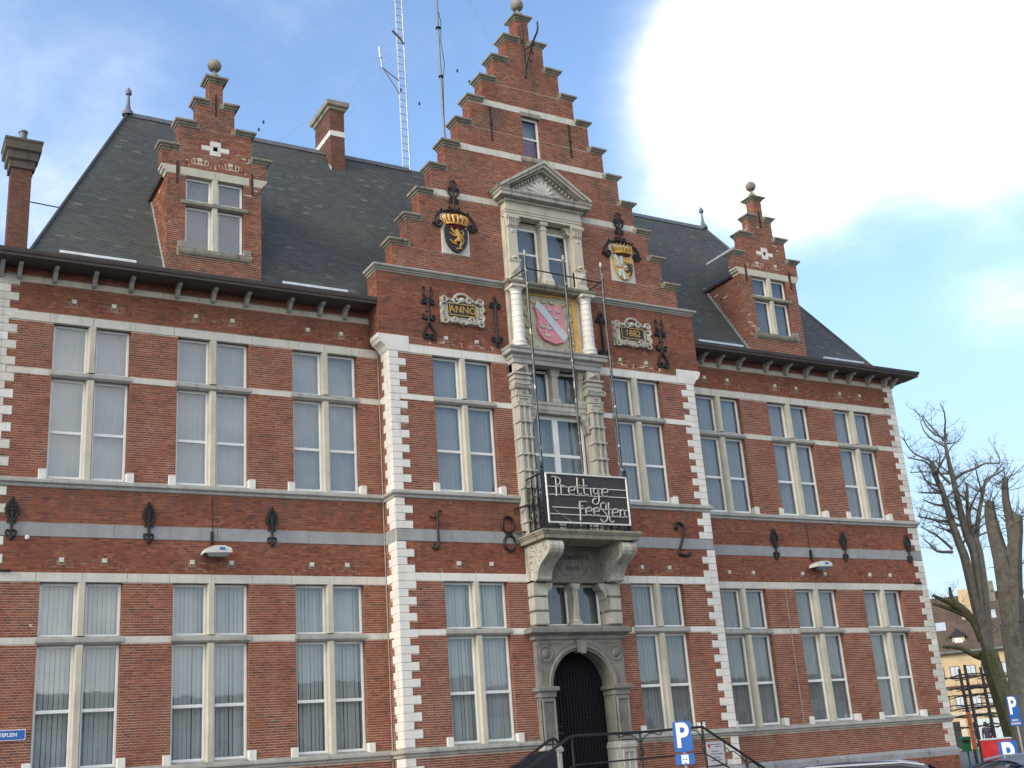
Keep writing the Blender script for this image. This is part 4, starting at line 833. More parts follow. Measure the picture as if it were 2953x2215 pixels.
for sx_ in (-1, 1):
    x0, x1 = mr(0.905, 1.34, sx_); w_ = x1-x0
    br = MB()
    for a, b, d in ((0, 1, -.0), (0, .22, .022), (.36, .64, .018), (.78, 1, .022)):
        pl = [(K(p[0]), p[1]) for p in (bp if d <= 0 else [(p[0]*(1+d*.9), p[1]-(d*.55 if 3 < i < 18 else 0)) for i, p in enumerate(bp)])]
        if d > 0: pl = [(p[0], min(p[1], 6.998)) for p in pl]
        br.prism(pl, 'x', x0+w_*a+(.001 if d > 0 else .004), x0+w_*b-(.001 if d > 0 else .004))
    br.tube([(x0+.0, K(-.47), 6.12), (x1, K(-.47), 6.12)], .075, 10)
    o = P(br, 'balcony_bracket', 'stone_carved')
    for xx in ((x0-.004), (x1+.004)):                         # carved leaves on the cheeks
        cv_ = MB()
        sp_ = [(-1.03+.13*math.cos(t)*(1-t/14), 6.82+.13*math.sin(t)*(1-t/14)) for t in np.linspace(0, 11, 26)]
        cv_.tube([(xx, K(p[0]), p[1]) for p in sp_], .017, 5)
        for q in ([(-.85, 6.60), (-.70, 6.72), (-.52, 6.80), (-.35, 6.82)], [(-.72, 6.50), (-.55, 6.66), (-.38, 6.70), (-.22, 6.66)], [(-.60, 6.38), (-.46, 6.52), (-.32, 6.56), (-.2, 6.50)], [(-.52, 6.25), (-.40, 6.36), (-.28, 6.38)], [(-.84, 6.72), (-.76, 6.88), (-.60, 6.93)], [(-.62, 6.80), (-.5, 6.92), (-.3, 6.93)]):
            cv_.tube([(xx, K(p[0]), p[1]) for p in q], [.024, .03, .024, .01][:len(q)], 5)
        P(cv_, 'carved_leaf', 'stone_carved', True)
P(MB().ring(-1.42, 1.42, K(-1.20), K(0), [(0.02, 7.0), (.04, 7.005), (.05, 7.10), (.075, 7.115), (.085, 7.15), (.11, 7.165), (.115, 7.20), (.08, 7.235), (-.05, 7.25)], 1, 1), 'balcony_slab', 'stone_cap')
# balcony railing: two side panels of scrolled bars and a front behind the sign
rl = MB()
def rail_run(p0, p1, m_):
    p0, p1 = Vector(p0), Vector(p1)
    for z in (7.33, 8.72): rl.tube([p0+Vector((0, 0, z)), p1+Vector((0, 0, z))], .026 if z > 8 else .018, 6)
    rl.tube([p0+Vector((0, 0, 7.95)), p1+Vector((0, 0, 7.95))], .012, 4)
    for i in range(m_+1):
        p = p0.lerp(p1, i/m_); rl.tube([p+Vector((0, 0, 7.26)), p+Vector((0, 0, 8.72))], .020, 5)
        if i < m_:
            c = p0.lerp(p1, (i+.5)/m_); d = (p1-p0)/m_*.48
            for up_ in (1, -1):
                zz = lambda t: 7.99+up_*t
                rl.tube([c-d+Vector((0, 0, zz(.66))), c-d*.8+Vector((0, 0, zz(.45))), c-d*.1+Vector((0, 0, zz(.30))), c+Vector((0, 0, zz(.27))), c+d*.1+Vector((0, 0, zz(.30))), c+d*.8+Vector((0, 0, zz(.45))), c+d+Vector((0, 0, zz(.66)))], .011, 4)
            rl.tube([c+d*.7*math.cos(t)+Vector((0, 0, 7.99+.20*math.sin(t))) for t in np.linspace(0, 2*pi, 13)[:-1]], .012, 4, closed=True)
for s_ in (-1, 1): rail_run((s_*1.30, K(-.02), 0), (s_*1.30, K(-1.12), 0), 4)
rail_run((-1.30, K(-1.12), 0), (1.30, K(-1.12), 0), 8)
for s_ in (-1, 1):
    rl.box(s_*1.30-.035, s_*1.30+.035, K(-1.155), K(-1.085), 7.25, 8.78); rl.lathe([(.05, 0), (.03, .05), (.05, .10), (.02, .16), (.012, .24)], s_*1.30, K(-1.12), 8, 8.78)
    rl.tube([(s_*1.30, K(-.35), 8.05), (s_*1.52, K(-.2), 7.98), (s_*1.60, K(-.06), 7.98)], .03, 5); rl.tube([(s_*1.30, K(-.25), 7.36), (s_*1.5, K(-.1), 7.36), (s_*1.56, K(-.03), 7.36)], .03, 5)
P(rl, 'balcony_railing', 'iron_paint')
# ---- French window stage
fr = MB()
for a, b in ((-.92, -.0), (.0, .92)):
    for bx in ((a, a+.09, 7.26, 10.70), (b-.09, b, 7.26, 10.70), (a+.09, b-.09, 10.58, 10.70), (a+.09, b-.09, 9.52, 9.61), (a+.09, b-.09, 7.26, 7.5)): fr.cbox(*bx[:2], K(.10), K(.17), *bx[2:], .01)
    for z0, z1 in ((7.5, 9.52), (9.61, 10.58)): B(a+.085, b-.085, K(.13), K(.137), z0-.005, z1+.005).build('pane', 'glass', aed)
for a, b in ((-.92, -.10), (.10, .92)):
    for bx in ((a, a+.06, 11.02, 12.0), (b-.06, b, 11.02, 12.0), (a+.06, b-.06, 11.93, 12.0), (a+.06, b-.06, 11.02, 11.08)): fr.cbox(*bx[:2], K(.11), K(.17), *bx[2:], .008)
    B(a+.055, b-.055, K(.14), K(.147), 11.07, 11.94).build('pane', 'glass', aed)
P(fr, 'french_window_frame', 'frame_white')
h = MB(); m_ = 120; xs_ = [-.95+1.9*i/m_ for i in range(m_+1)]
h.add([(x, K(.42)+.02*math.sin(x*60), 7.2) for x in xs_]+[(x, K(.42)+.02*math.sin(x*60), 12.0) for x in xs_], [(i, i+1, m_+2+i, m_+1+i) for i in range(m_)]); P(h, 'curtain', 'fabric_grey', True)
P(MB().ring(-.93, .93, K(-.10), K(.15), [(0, 10.70), (.01, 10.76), (.03, 10.80), (.03, 10.90), (.06, 10.94), (.065, 11.0), (.0, 11.03)], 0, 0), 'transom_beam', 'stone_carved')
for x, w_ in ((0, .095), (-.86, .06), (.86, .06)):
    c_ = MB().ring(x-w_, x+w_, K(-.09), K(.12), [(.05, 11.02), (.05, 11.07), (.025, 11.10), (.02, 11.15), (0, 11.17), (0, 11.78), (.02, 11.80), (.03, 11.88), (.05, 11.92), (.055, 12.0)], 1, 1)
    for q in range(5): xx = x-w_*.8+w_*1.6*(q+.5)/5; c_.cbox(xx-w_*.11, xx+w_*.11, K(-.105), K(-.08), 11.2, 11.75, .004)
    P(c_, 'small_pilaster', 'stone_carved')
for s_ in (-1, 1):
    P(MB().prism([(0, 10.70), (-.17, 10.70), (-.16, 10.60), (-.09, 10.50), (-.05, 10.36), (-.04, 10.22), (0, 10.18)], 'y', K(-.2), K(.1)).xf(Matrix.Translation((s_*.93, 0, 0)) @ Matrix.Diagonal((s_, 1, 1, 1))).tube(xz(spiral(s_*.84, 10.60, .06, .015, 90, 500, 16), K(-.21)), .014, 5), 'corbel', 'stone_carved')
    a, b = mr(0.955, 1.385, s_); m = (a+b)/2
    pil = MB().box(a+.02, b-.02, K(-.27), K(.12), 7.25, 10.82).box(a+.0, b, K(-.15), K(.13), 7.25, 12.0)
    for xx in (a+.02, m-.035, b-.09): pil.cbox(xx, xx+.07, K(-.315), K(-.26), 7.25, 10.80, .014)
    for z in (7.62, 8.08, 8.53, 8.99, 9.44, 9.90, 10.35, 10.80):
        pil.cbox(a-.015, b+.015, K(-.335), K(.0), z-.032, z+.032, .012)
        pil.add([(m-.05, K(-.336), z), (m, K(-.336), z-.05), (m+.05, K(-.336), z), (m, K(-.336), z+.05), (m, K(-.40), z)], [(0, 1, 4), (1, 2, 4), (2, 3, 4), (3, 0, 4)])
    P(pil, 'banded_pilaster', 'stone_carved')
    cp = MB().ring(a, b, K(-.29), K(.0), [(0.0, 10.83), (0.01, 10.85), (.01, 11.04), (.035, 11.06), (.035, 11.09), (0, 11.11), (-.02, 11.13), (-.02, 11.27)], 1, 1)
    cp.add([(m-.10, K(-.27), 11.19), (m, K(-.27), 11.12), (m+.10, K(-.27), 11.19), (m, K(-.27), 11.26), (m, K(-.33), 11.19)], [(0, 1, 4), (1, 2, 4), (2, 3, 4), (3, 0, 4)])
    for bx in ((a+.03, a+.07, 10.87, 11.02), (b-.07, b-.03, 10.87, 11.02), (a+.07, b-.07, 10.98, 11.02)): cp.cbox(*bx[:2], K(-.325), K(-.28), *bx[2:], .006)
    cp.ring(a, b, K(-.29), K(0), [(.0, 11.27), (.03, 11.29), (.05, 11.36), (.055, 11.42), (.02, 11.44), (.02, 11.52), (.05, 11.54), (.05, 11.60), (.02, 11.61), (.02, 11.66), (.07, 11.68), (.07, 11.73), (0, 11.735), (0, 12.0)], 1, 1)
    for q, d in ((a-.02, 1), (b+.02, -1)): cp.tube(xz(spiral(q, 11.33, .08, .015, 90, 90+d*480, 20), K(-.35)), .020, 5)
    cp.tube(xz([(a-.02, 11.41), (m, 11.385), (b+.02, 11.41)], K(-.35)), .018, 5)
    cp.add([(a+.03, K(-.291), 11.76), (b-.03, K(-.291), 11.76), (b-.03, K(-.291), 11.98), (a+.03, K(-.291), 11.98), (m, K(-.42), 11.87)], [(0, 1, 4), (1, 2, 4), (2, 3, 4), (3, 0, 4)])
    P(cp, 'pilaster_capital', 'stone_carved')
P(MB().ring(-1.40, 1.40, K(-.30), K(0), [(0.0, 12.0), (.02, 12.01), (.025, 12.12), (.06, 12.15), (.08, 12.22), (.16, 12.25), (.18, 12.27), (.18, 12.36), (.21, 12.38), (.22, 12.43), (.14, 12.47), (0, 12.50)], 1, 1), 'main_cornice', 'stone_grey')
# ---- columns and the painted arms
P(MB().box(-.93, .93, K(-.04), K(.1), 12.48, 14.32), 'relief_ground', 'relief_green')
P(MB().box(-.95, -.84, K(-.075), K(0), 12.48, 14.30).box(.80, .95, K(-.075), K(0), 12.48, 14.30).box(-.84, .80, K(-.075), K(0), 14.20, 14.30), 'relief_border', 'ochre')
for s_ in (-1, 1):
    a, b = mr(.95, 1.33, s_); P(MB().box(a, b, K(-.10), K(.1), 12.48, 14.32), 'column_backing', 'stone_cream')
    cx, cy = s_*1.145, K(-.27)
    prof = [(.205, 12.48), (.205, 12.56), (.19, 12.57), (.21, 12.60), (.205, 12.66), (.175, 12.68), (.168, 12.70)]
    z = 12.70
    while z < 13.95: prof += [(.168-(z-12.7)*.012, z), (.168-(z-12.7)*.012, z+.148), (.156-(z-12.7)*.012, z+.152), (.156-(z-12.7)*.012, z+.160)]; z += .165
    prof += [(.15, 14.0), (.17, 14.02), (.15, 14.05), (.15, 14.11), (.19, 14.17), (.20, 14.19)]
    P(MB().lathe(prof, cx, cy, 20), 'column', 'stone_white', True); P(MB().ring(cx-.19, cx+.19, cy-.19, K(0), [(0.0, 14.19), (.03, 14.21), (.03, 14.29)], 1, 1), 'abacus', 'stone_cream')
def sxz(px, py): return (-.44+(px-640)/800*.95, 13.95-(py-(px-640)*.07)/1000*1.17)
shp = [sxz(*p) for p in ((655, -30), (760, 20), (900, 40), (1050, 65), (1200, 60), (1340, 20), (1370, 180), (1365, 350), (1380, 520), (1440, 720), (1440, 850), (1340, 990), (1200, 1020), (1090, 1045), (980, 1000), (800, 930), (690, 800), (640, 650), (670, 400), (640, 250), (595, 110))]
sh = MB().prism(shp[::-1], 'y', K(-.145), K(-.03)); P(sh, 'arms_shield', 'pink')
bd = [sxz(*p) for p in ((655, -30), (760, 20), (860, 110), (1000, 290), (1150, 480), (1300, 650), (1440, 800), (1440, 850), (1340, 990), (1200, 830), (1000, 590), (800, 330), (595, 110))]
P(MB().prism(bd[::-1], 'y', K(-.165), K(-.10)), 'arms_bend', 'pale_blue')
for px, py in ((1000, 190), (1230, 215), (1160, 385), (770, 630), (955, 665), (900, 845)):
    x, z = sxz(px, py); MB().ball((x+.01, K(-.15), z), .085, 10, (1, .4, .52)).tube(xz([(x-.06, z+.01), (x-.075, z+.06), (x-.055, z+.10), (x-.075, z+.13), (x-.10, z+.12)], K(-.165)), [.03, .022, .018, .022, .008], 6).build('arms_swan', 'swan', aed, True)
orn = MB()
for s_ in (-1, 1):
    orn.tube(xz([(s_*.46, 13.95), (s_*.62, 14.05), (s_*.72, 13.92), (s_*.66, 13.70), (s_*.72, 13.45), (s_*.62, 13.2), (s_*.70, 12.95), (s_*.60, 12.75)], K(-.06)), .022, 5)
    for z in (14.02, 13.72, 13.36, 13.02, 12.78): orn.tube(xz(spiral(s_*.68, z, .085, .02, 0, s_*420, 16), K(-.07)), .016, 5)
P(orn, 'gilt_foliage', 'ochre', True)
orn = MB()
for s_ in (-1, 1):
    for z, x in ((14.06, .14), (13.60, .72), (13.25, .70), (12.88, .72)): orn.ball((s_*x, K(-.07), z), .06, 8, (1, .7, 1)); orn.tube(xz(spiral(s_*x, z, .09, .04, 40, 400, 14), K(-.08)), .02, 5)
for i in range(9): xx = -.6+i*.15; orn.tube(xz(spiral(xx, 12.60, .075, .015, 180, 180-400 if i % 2 else 580, 14), K(-.08)), .020, 5)
P(orn, 'carved_foliage', 'relief_green', True)
P(MB().ring(-1.36, 1.36, K(-.28), K(0), [(0, 14.28), (.03, 14.30), (.04, 14.34), (.09, 14.37), (.11, 14.40), (.115, 14.45), (.06, 14.48), (-.05, 14.51)], 1, 1), 'sill_cornice', 'stone_cap')
# ---- upper window with pediment
for s_ in (-1, 1):
    a, b = mr(.93, 1.30, s_); P(MB().box(a, b, K(-.18), K(.14), 14.48, 16.5), 'window_jamb', 'stone_cream')
    a, b = mr(.95, 1.24, s_); m = (a+b)/2
    p_ = MB().ring(a, b, K(-.26), K(-.1), [(.05, 14.48), (.05, 14.58), (.02, 14.61), (.02, 15.05), (.04, 15.08), (.05, 15.14), (0, 15.17), (0, 16.12), (.025, 16.14), (.01, 16.17)], 1, 1)
    p_.add([(a, K(-.281), 14.66), (b, K(-.281), 14.66), (b, K(-.281), 15.0), (a, K(-.281), 15.0), (m, K(-.34), 14.83)], [(0, 1, 4), (1, 2, 4), (2, 3, 4), (3, 0, 4)])
    p_.lathe([(.0, 0), (.08, .0), (.07, .05), (.0, .09)], m, K(-.27), 10, 15.16); p_.ball((m, K(-.27), 16.02), .05, 8, (1, .6, 1.3))
    P(p_, 'pilaster', 'stone_cream')
    c_ = MB().ring(a, b, K(-.27), K(-.1), [(0, 16.17), (.02, 16.30), (.05, 16.42), (.06, 16.44), (.06, 16.50)], 1, 1)
    for i in range(5):
        xx = a+(b-a)*(i+.5)/5; c_.tube([(xx, K(-.285), 16.18), (xx, K(-.31), 16.32), (xx+(xx-m)*.3, K(-.36), 16.42), (xx+(xx-m)*.4, K(-.37), 16.38)], [.026, .03, .022, .012], 5)
    for q, d in ((a, 1), (b, -1)): c_.tube(xz(spiral(q-.01*d, 16.42, .06, .012, 90, 90+d*420, 14), K(-.35)), .014, 5)
    P(c_, 'leaf_capital', 'stone_cream')
    a, b = mr(.70, .93, s_); P(MB().prism([(0, 16.48), (-.22, 16.48), (-.2, 16.42), (-.14, 16.38), (-.12, 16.30), (-.05, 16.24), (0, 16.22)], 'y', K(-.16), K(.1)).xf(Matrix.Translation((s_*.93, 0, 0)) @ Matrix.Diagonal((s_, 1, 1, 1))), 'corbel', 'stone_cream')
P(MB().ring(-.075, .075, K(-.20), K(.12), [(.09, 14.5), (.09, 14.62), (.05, 14.74), (.04, 14.85), (0, 14.92), (0, 16.22), (.02, 16.24), (.02, 16.30), (.0, 16.31), (0, 16.36), (.05, 16.40), (.055, 16.49)], 1, 1), 'mullion_pilaster', 'stone_cream')
fr = MB()
for a, b in ((-.93, -.08), (.08, .93)):
    for bx in ((a, a+.065, 14.5, 16.34), (b-.065, b, 14.5, 16.34), (a+.065, b-.065, 16.26, 16.34), (a+.065, b-.065, 15.49, 15.55), (a+.065, b-.065, 14.5, 14.6)): fr.cbox(*bx[:2], K(.08), K(.14), *bx[2:], .008)
    for z0, z1 in ((14.6, 15.49), (15.55, 16.26)): B(a+.06, b-.06, K(.10), K(.106), z0-.004, z1+.004).build('pane', 'glass', aed)
    m_ = 50; xs_ = [a+(b-a)*i/m_ for i in range(m_+1)]; h = MB(); h.add([(x, K(.28)+.02*math.sin(x*70), 14.4) for x in xs_]+[(x, K(.28)+.02*math.sin(x*70), 16.5) for x in xs_], [(i, i+1, m_+2+i, m_+1+i) for i in range(m_)]); P(h, 'curtain', 'fabric_dull', True)
P(fr, 'upper_window_frame', 'frame_white'); P(MB().box(-.94, .94, K(.06), K(.16), 16.34, 16.5), 'head_board', 'stone_cream')
P(MB().ring(-1.27, 1.27, K(-.28), K(0), [(-.02, 16.5), (0, 16.51), (0, 16.58), (.02, 16.59), (.02, 16.64), (.04, 16.66), (.0, 16.68), (0, 16.88), (.03, 16.92)], 1, 1), 'frieze', 'stone_cream')
dn = MB()
for i in range(34): x = -1.29+2.58*i/33; dn.box(x-.024, x+.024, K(-.36), K(-.2), 16.925, 16.99)
for i in range(4): dn.box(-1.36, -1.25, K(-.25+i*.075), K(-.21+i*.075), 16.925, 16.99)
P(dn, 'dentils', 'stone_cream')
P(MB().ring(-1.30, 1.30, K(-.30), K(0), [(.0, 16.99), (.02, 17.0), (.14, 17.02), (.20, 17.03), (.21, 17.12), (.24, 17.14), (.26, 17.19), (.20, 17.21)], 1, 1), 'pediment_cornice', 'stone_carved')
for s_ in (-1, 1):                                            # block at each foot and raking cornices
    x = s_*1.40; P(MB().ring(x-.16, x+.16, K(-.47), K(0), [(0, 17.20), (.02, 17.22), (.04, 17.28), (.06, 17.31), (.0, 17.34)], 1, 1), 'pediment_foot', 'stone_cap')
    rk = MB(); s0, s1 = Vector((s_*1.50, 17.22)), Vector((0, 18.22)); t = (s1-s0).normalized(); nn = Vector((-t.y, t.x)) if s_ < 0 else Vector((t.y, -t.x))
    if nn.y < 0: nn = -nn
    for d0, d1, f_ in ((-.13, -.06, -.40), (-.06, .03, -.50), (.03, .10, -.56)):
        e1 = Vector((0, s1.y+d0/abs(nn.y))); e2 = Vector((0, s1.y+d1/abs(nn.y))); a1 = s0+nn*d0+t*(.0); a2 = s0+nn*d1
        a1 = Vector((a1.x, max(a1.y, 17.20)))
        rk.prism([tuple(a1), tuple(e1), tuple(e2), tuple(a2)], 'y', K(f_), K(0))
    P(rk, 'raking_cornice', 'stone_carved')
    dn = MB()
    for i in range(2, 13): c = s0.lerp(s1, i/14.5)-nn*.17; dn.box(c.x-.022, c.x+.022, K(-.36), K(-.2), c.y-.05, c.y+.02)
    P(dn, 'dentils', 'stone_carved')
P(MB().prism([(-1.35, 17.19), (1.35, 17.19), (0, 18.12)], 'y', K(-.22), K(0)), 'tympanum', 'stone_cream')
s_h = MB()
for i in range(9):
    a_ = math.radians(10+160*i/8); L_ = .40+.10*math.sin(a_); c = (0.0, 17.27)
    s_h.tube([(c[0]+r*math.cos(a_), K(-.24-.05*math.sin(r/L_*pi)), c[1]+r*math.sin(a_)*1.05) for r in np.linspace(.08, L_, 6)], [.02, .035, .05, .06, .06, .03], 6)
    s_h.tube([(c[0]+L_*math.cos(a_)+.05*math.cos(q), K(-.27), c[1]+L_*math.sin(a_)*1.05+.05*math.sin(q)) for q in np.linspace(0, 5.8, 9)], .016, 5)
for s_ in (-1, 1):
    s_h.tube(xz(spiral(s_*.12, 17.30, .09, .02, 90, 90+s_*500, 18), K(-.30)), .02, 5)
    for q in ((.55, .10), (.66, .07), (.78, .05), (.92, .035)): s_h.ball((s_*q[0], K(-.24), 17.22+q[1]), q[1], 8, (1.2, .6, 1))
P(s_h, 'shell_carving', 'stone_white', True)
# ================================================================== IRONWORK, PLAQUES AND SHIELDS ON THE FRONT
def iron(mb, name='wall_anchor'): return mb.build(name, 'iron', hall)
def anchor_leaf(x, y):                                        # spear-leaf anchors of the wings
    a = MB(); z0 = 6.97; yy = y-.045
    a.tube([(x, yy, z0+.02), (x, yy, z0+.60)], .024, 6); a.ball((x, yy, z0+.05), .055, 8, (1, .6, 1.2))
    for s_ in (-1, 1):
        a.tube(xz([(x+s_*p[0], z0+p[1]) for p in ((.0, .08), (.06, .09), (.10, .14), (.10, .20), (.06, .22), (.04, .19))], yy), .018, 5)
        a.tube(xz([(x+s_*p[0], z0+p[1]) for p in ((.0, .40), (.06, .50), (.115, .60), (.13, .68), (.10, .76), (.05, .84), (.0, .94))], yy), .024, 5)
        a.tube(xz([(x+s_*p[0], z0+p[1]) for p in ((.0, .52), (.05, .60), (.07, .66), (.04, .70), (.02, .66))], yy), .016, 5)
        a.tube(xz([(x+s_*p[0], z0+p[1]) for p in ((.0, .42), (.07, .44), (.09, .40), (.06, .37))], yy), .016, 5)
        a.add([(x, yy, z0+.94), (x+s_*.115, yy, z0+.74), (x+s_*.04, yy, z0+.72), (x, yy, z0+.78)], [(0, 1, 2, 3)]); a.add([(x+s_*.03, yy-.01, z0+.5), (x+s_*.12, yy-.01, z0+.63), (x+s_*.10, yy-.01, z0+.55), (x+s_*.05, yy-.01, z0+.46)], [(0, 1, 2, 3)])
    a.tube([(x, yy, z0+.60), (x, yy, z0+.94)], [.022, .008], 6); iron(a)
MB.RS = 1.35
for x in (-13.66, -10.77, -7.89, 7.89, 10.75, 13.62): anchor_leaf(x, 0.0)
def anchor_heart(x, y, s_):
    a = MB(); yy = y-.045; T = lambda pts: xz([(x+s_*p[0], p[1]) for p in pts], yy)
    a.tube(T([(0, 12.95), (0, 13.62)]), .032, 6); a.box(x-.06, x+.06, yy-.03, yy+.03, 13.27, 13.31)
    for q in (-1, 1):
        a.tube(T([(0, 13.62), (q*.07, 13.68), (q*.12, 13.76), (q*.13, 13.84), (q*.09, 13.91), (q*.12, 13.97), (q*.09, 13.99)]), [.03, .026, .026, .026, .022, .03, .02], 6)
        a.tube(T([(q*.02, 13.48), (q*.06, 13.56)]+spiral(q*.13, 13.55, .075, .02, 150 if q > 0 else 30, -260 if q > 0 else 440, 14)), .024, 6)
        a.tube(T([(q*.02, 13.16), (q*.05, 13.07), (q*.12, 13.05), (q*.18, 13.09), (q*.19, 13.16), (q*.15, 13.18), (q*.13, 13.14)]), .022, 6)
        a.tube(T([(0, 12.97), (q*.08, 12.84), (q*.17, 12.70), (q*.20, 12.61), (q*.16, 12.52), (q*.09, 12.50), (q*.03, 12.54), (q*.03, 12.61), (q*.08, 12.64), (q*.11, 12.60)]), .026, 6)
    iron(a)
anchor_heart(-3.77, YC, 1); anchor_heart(3.90, YC, 1)
def anchor_fleur(x, y):
    a = MB(); yy = y-.045; a.tube(xz([(x, 12.62), (x, 13.78)], yy), .034, 6)
    for up_ in (1, -1):
        z = 13.78 if up_ > 0 else 12.66
        for q in (-1, 1):
            a.tube(xz([(x, z-up_*.05), (x+q*.06, z+up_*.04), (x+q*.05, z+up_*.12), (x, z+up_*.22)], yy), [.028, .026, .022, .01], 6)
            a.tube(xz([(x+q*.01, z-up_*.12), (x+q*.06, z-up_*.01), (x+q*.13, z+up_*.0), (x+q*.17, z-up_*.07), (x+q*.14, z-up_*.13), (x+q*.09, z-up_*.10), (x+q*.11, z-up_*.06)], yy), .024, 6)
    iron(a)
anchor_fleur(-1.71, YC); anchor_fleur(1.80, YC)
# iron year figures
MB.RS = 1.25
def digit(pts, r=.030): iron(MB().tube(xz(pts, YC-.05), r, 7), 'iron_figure')
digit([(-4.03, 7.70), (-3.95, 7.66), (-3.86, 7.70), (-3.84, 7.74), (-3.82, 7.82), (-3.76, 7.86), (-3.68, 7.82)], .018)
digit([(-3.82, 7.80), (-3.83, 7.5), (-3.83, 7.2), (-3.82, 7.02), (-3.85, 6.90), (-3.93, 6.87), (-4.0, 6.93), (-3.98, 7.0), (-3.93, 7.01)], .026)
def eight(x):
    t = np.linspace(0, 2*pi, 33)[:-1]; up_ = [(x+.165*math.sin(q), 7.56-.215*math.cos(q)) for q in t]; lo_ = [(x+.165*math.sin(q)+.02, 7.08+.20*math.cos(q)) for q in t]
    a = MB().tube(xz(up_, YC-.05), .028, 7, closed=True).tube(xz(lo_, YC-.05), .028, 7, closed=True).box(x-.08, x+.10, YC-.075, YC-.03, 7.285, 7.35); iron(a, 'iron_figure')
eight(-1.80)

digit([(3.60, 7.66), (3.62, 7.75), (3.72, 7.82), (3.84, 7.80), (3.92, 7.70), (3.91, 7.55), (3.85, 7.40), (3.77, 7.22), (3.69, 7.05), (3.64, 6.90), (3.72, 6.91), (3.86, 6.88), (4.0, 6.90), (4.05, 6.95)])
digit([(3.60, 7.66), (3.66, 7.60), (3.72, 7.64), (3.70, 7.71)], .02)
MB.RS = 1.0
# plaques
def plaque(cx, word, name):
    pl = MB().cbox(cx-.65, cx+.65, YC-.02, YC+.06, 13.03, 13.76, .01).build(name, 'stone_band', hall)
    fr = MB()
    for i in range(60):
        t = i/60; per = 2*(1.16+.62); d = t*per
        if d < 1.16: x, z = -.58+d, .31
        elif d < 1.78: x, z = .58, .31-(d-1.16)
        elif d < 2.94: x, z = .58-(d-1.78), -.31
        else: x, z = -.58, -.31+(d-2.94)
        r = random.uniform(.035, .075); fr.ball((cx+x+random.uniform(-.02, .02), YC-.04, 13.40+z+random.uniform(-.015, .015)), r, 7, (random.uniform(.8, 1.4), .8, random.uniform(.7, 1.2)))
    for sx_ in (-1, 1):
        fr.tube(xz(spiral(cx+sx_*.56, 13.70, .12, .03, 200, 200-sx_*420, 16), YC-.09), .035, 6); fr.tube(xz(spiral(cx+sx_*.56, 13.08, .11, .03, 100, 100+sx_*420, 16), YC-.09), .033, 6)
        fr.tube(xz([(cx+sx_*.60, 13.66), (cx+sx_*.66, 13.5), (cx+sx_*.58, 13.40), (cx+sx_*.66, 13.28), (cx+sx_*.60, 13.14)], YC-.08), .04, 6)
        fr.tube(xz(spiral(cx+sx_*.20, 13.70, .12, .03, 0, sx_*400, 14), YC-.10), .03, 6); fr.tube(xz(spiral(cx+sx_*.26, 13.14, .10, .03, 180, 180-sx_*400, 14), YC-.10), .028, 6)
        fr.tube(xz([(cx+sx_*.5, 13.15), (cx+sx_*.38, 13.06), (cx+sx_*.2, 13.08), (cx+sx_*.05, 13.03)], YC-.08), .04, 6)
    fr.ball((cx, YC-.06, 13.72), .09, 10, (1.2, .8, 1)); fr.tube(xz(arc(cx, 13.62, .28, 150, 30, 10), YC-.08), .04, 6)
    fr.build('cartouche_frame', 'stone_carved', pl, True)
    B(cx-.41, cx+.40, YC-.085, YC-.01, 13.255, 13.595).build('plaque_field', 'black_field', pl)
    g = MB()
    for bx in ((cx-.41, cx+.40, 13.575, 13.60), (cx-.41, cx+.40, 13.25, 13.275), (cx-.41, cx-.39, 13.275, 13.575), (cx+.38, cx+.40, 13.275, 13.575)): g.box(*bx[:2], YC-.10, YC-.06, *bx[2:])
    g.build('gilt_border', 'gold', pl); text_mesh(word, .285, 'gilt_lettering', 'gold', pl, face_front(cx-.005, YC-.088, 13.425, .92), .006, .004, 1.05)
plaque(-2.75, 'ANNO', 'anno_plaque'); plaque(2.90-.03, '1882', 'year_plaque')
# crowned shields
def shield_poly(cx, hw, zt, zb): return [(cx+hw*a, zb+(zt-zb)*b) for a, b in ((-1, .96), (-.5, 1), (0, 1.0), (.5, 1), (1, .96), (1.0, .62), (.92, .42), (.72, .24), (.42, .09), (0, 0), (-.42, .09), (-.72, .24), (-.92, .42), (-1, .62))]
LION = [([(-.02, .86), (.02, .80)], [.075, .08]), ([(.02, .80), (.06, .66), (.10, .52), (.06, .38)], [.09, .10, .095, .085]), ([(-.02, .68), (-.14, .76), (-.20, .86)], [.055, .045, .035]), ([(0, .62), (-.14, .60), (-.22, .66)], [.05, .042, .035]),
        ([(.02, .46), (-.10, .36), (-.04, .26), (-.18, .30), (-.24, .37)], [.06, .055, .045, .038, .035]), ([(.10, .42), (.18, .32), (.10, .22), (.14, .12), (.02, .10)], [.07, .055, .045, .04, .035]), ([(.10, .38), (.24, .34), (.27, .48), (.20, .62), (.28, .74), (.22, .86), (.17, .78)], [.022, .022, .024, .028, .03, .028, .02])]
def lion(cx, zb, k, y, mat, par, flip=1):
    m_ = MB()
    for pts, rr in LION: m_.tube(xz([(cx+flip*p[0]*k, zb+p[1]*k) for p in pts], y), [q*k for q in rr], 8, .6)
    for p in ((-.20, .88), (-.24, .68), (-.25, .39), (0, .09)):
        for q in (-40, 0, 40, 180): m_.tube(xz([(cx+flip*p[0]*k, zb+p[1]*k), (cx+flip*(p[0]*k-.055*k*math.cos(math.radians(q))), zb+p[1]*k+.055*k*math.sin(math.radians(q)))], y), [.02*k, .008*k], 5)
    return m_.build('shield_lion', mat, par, True)
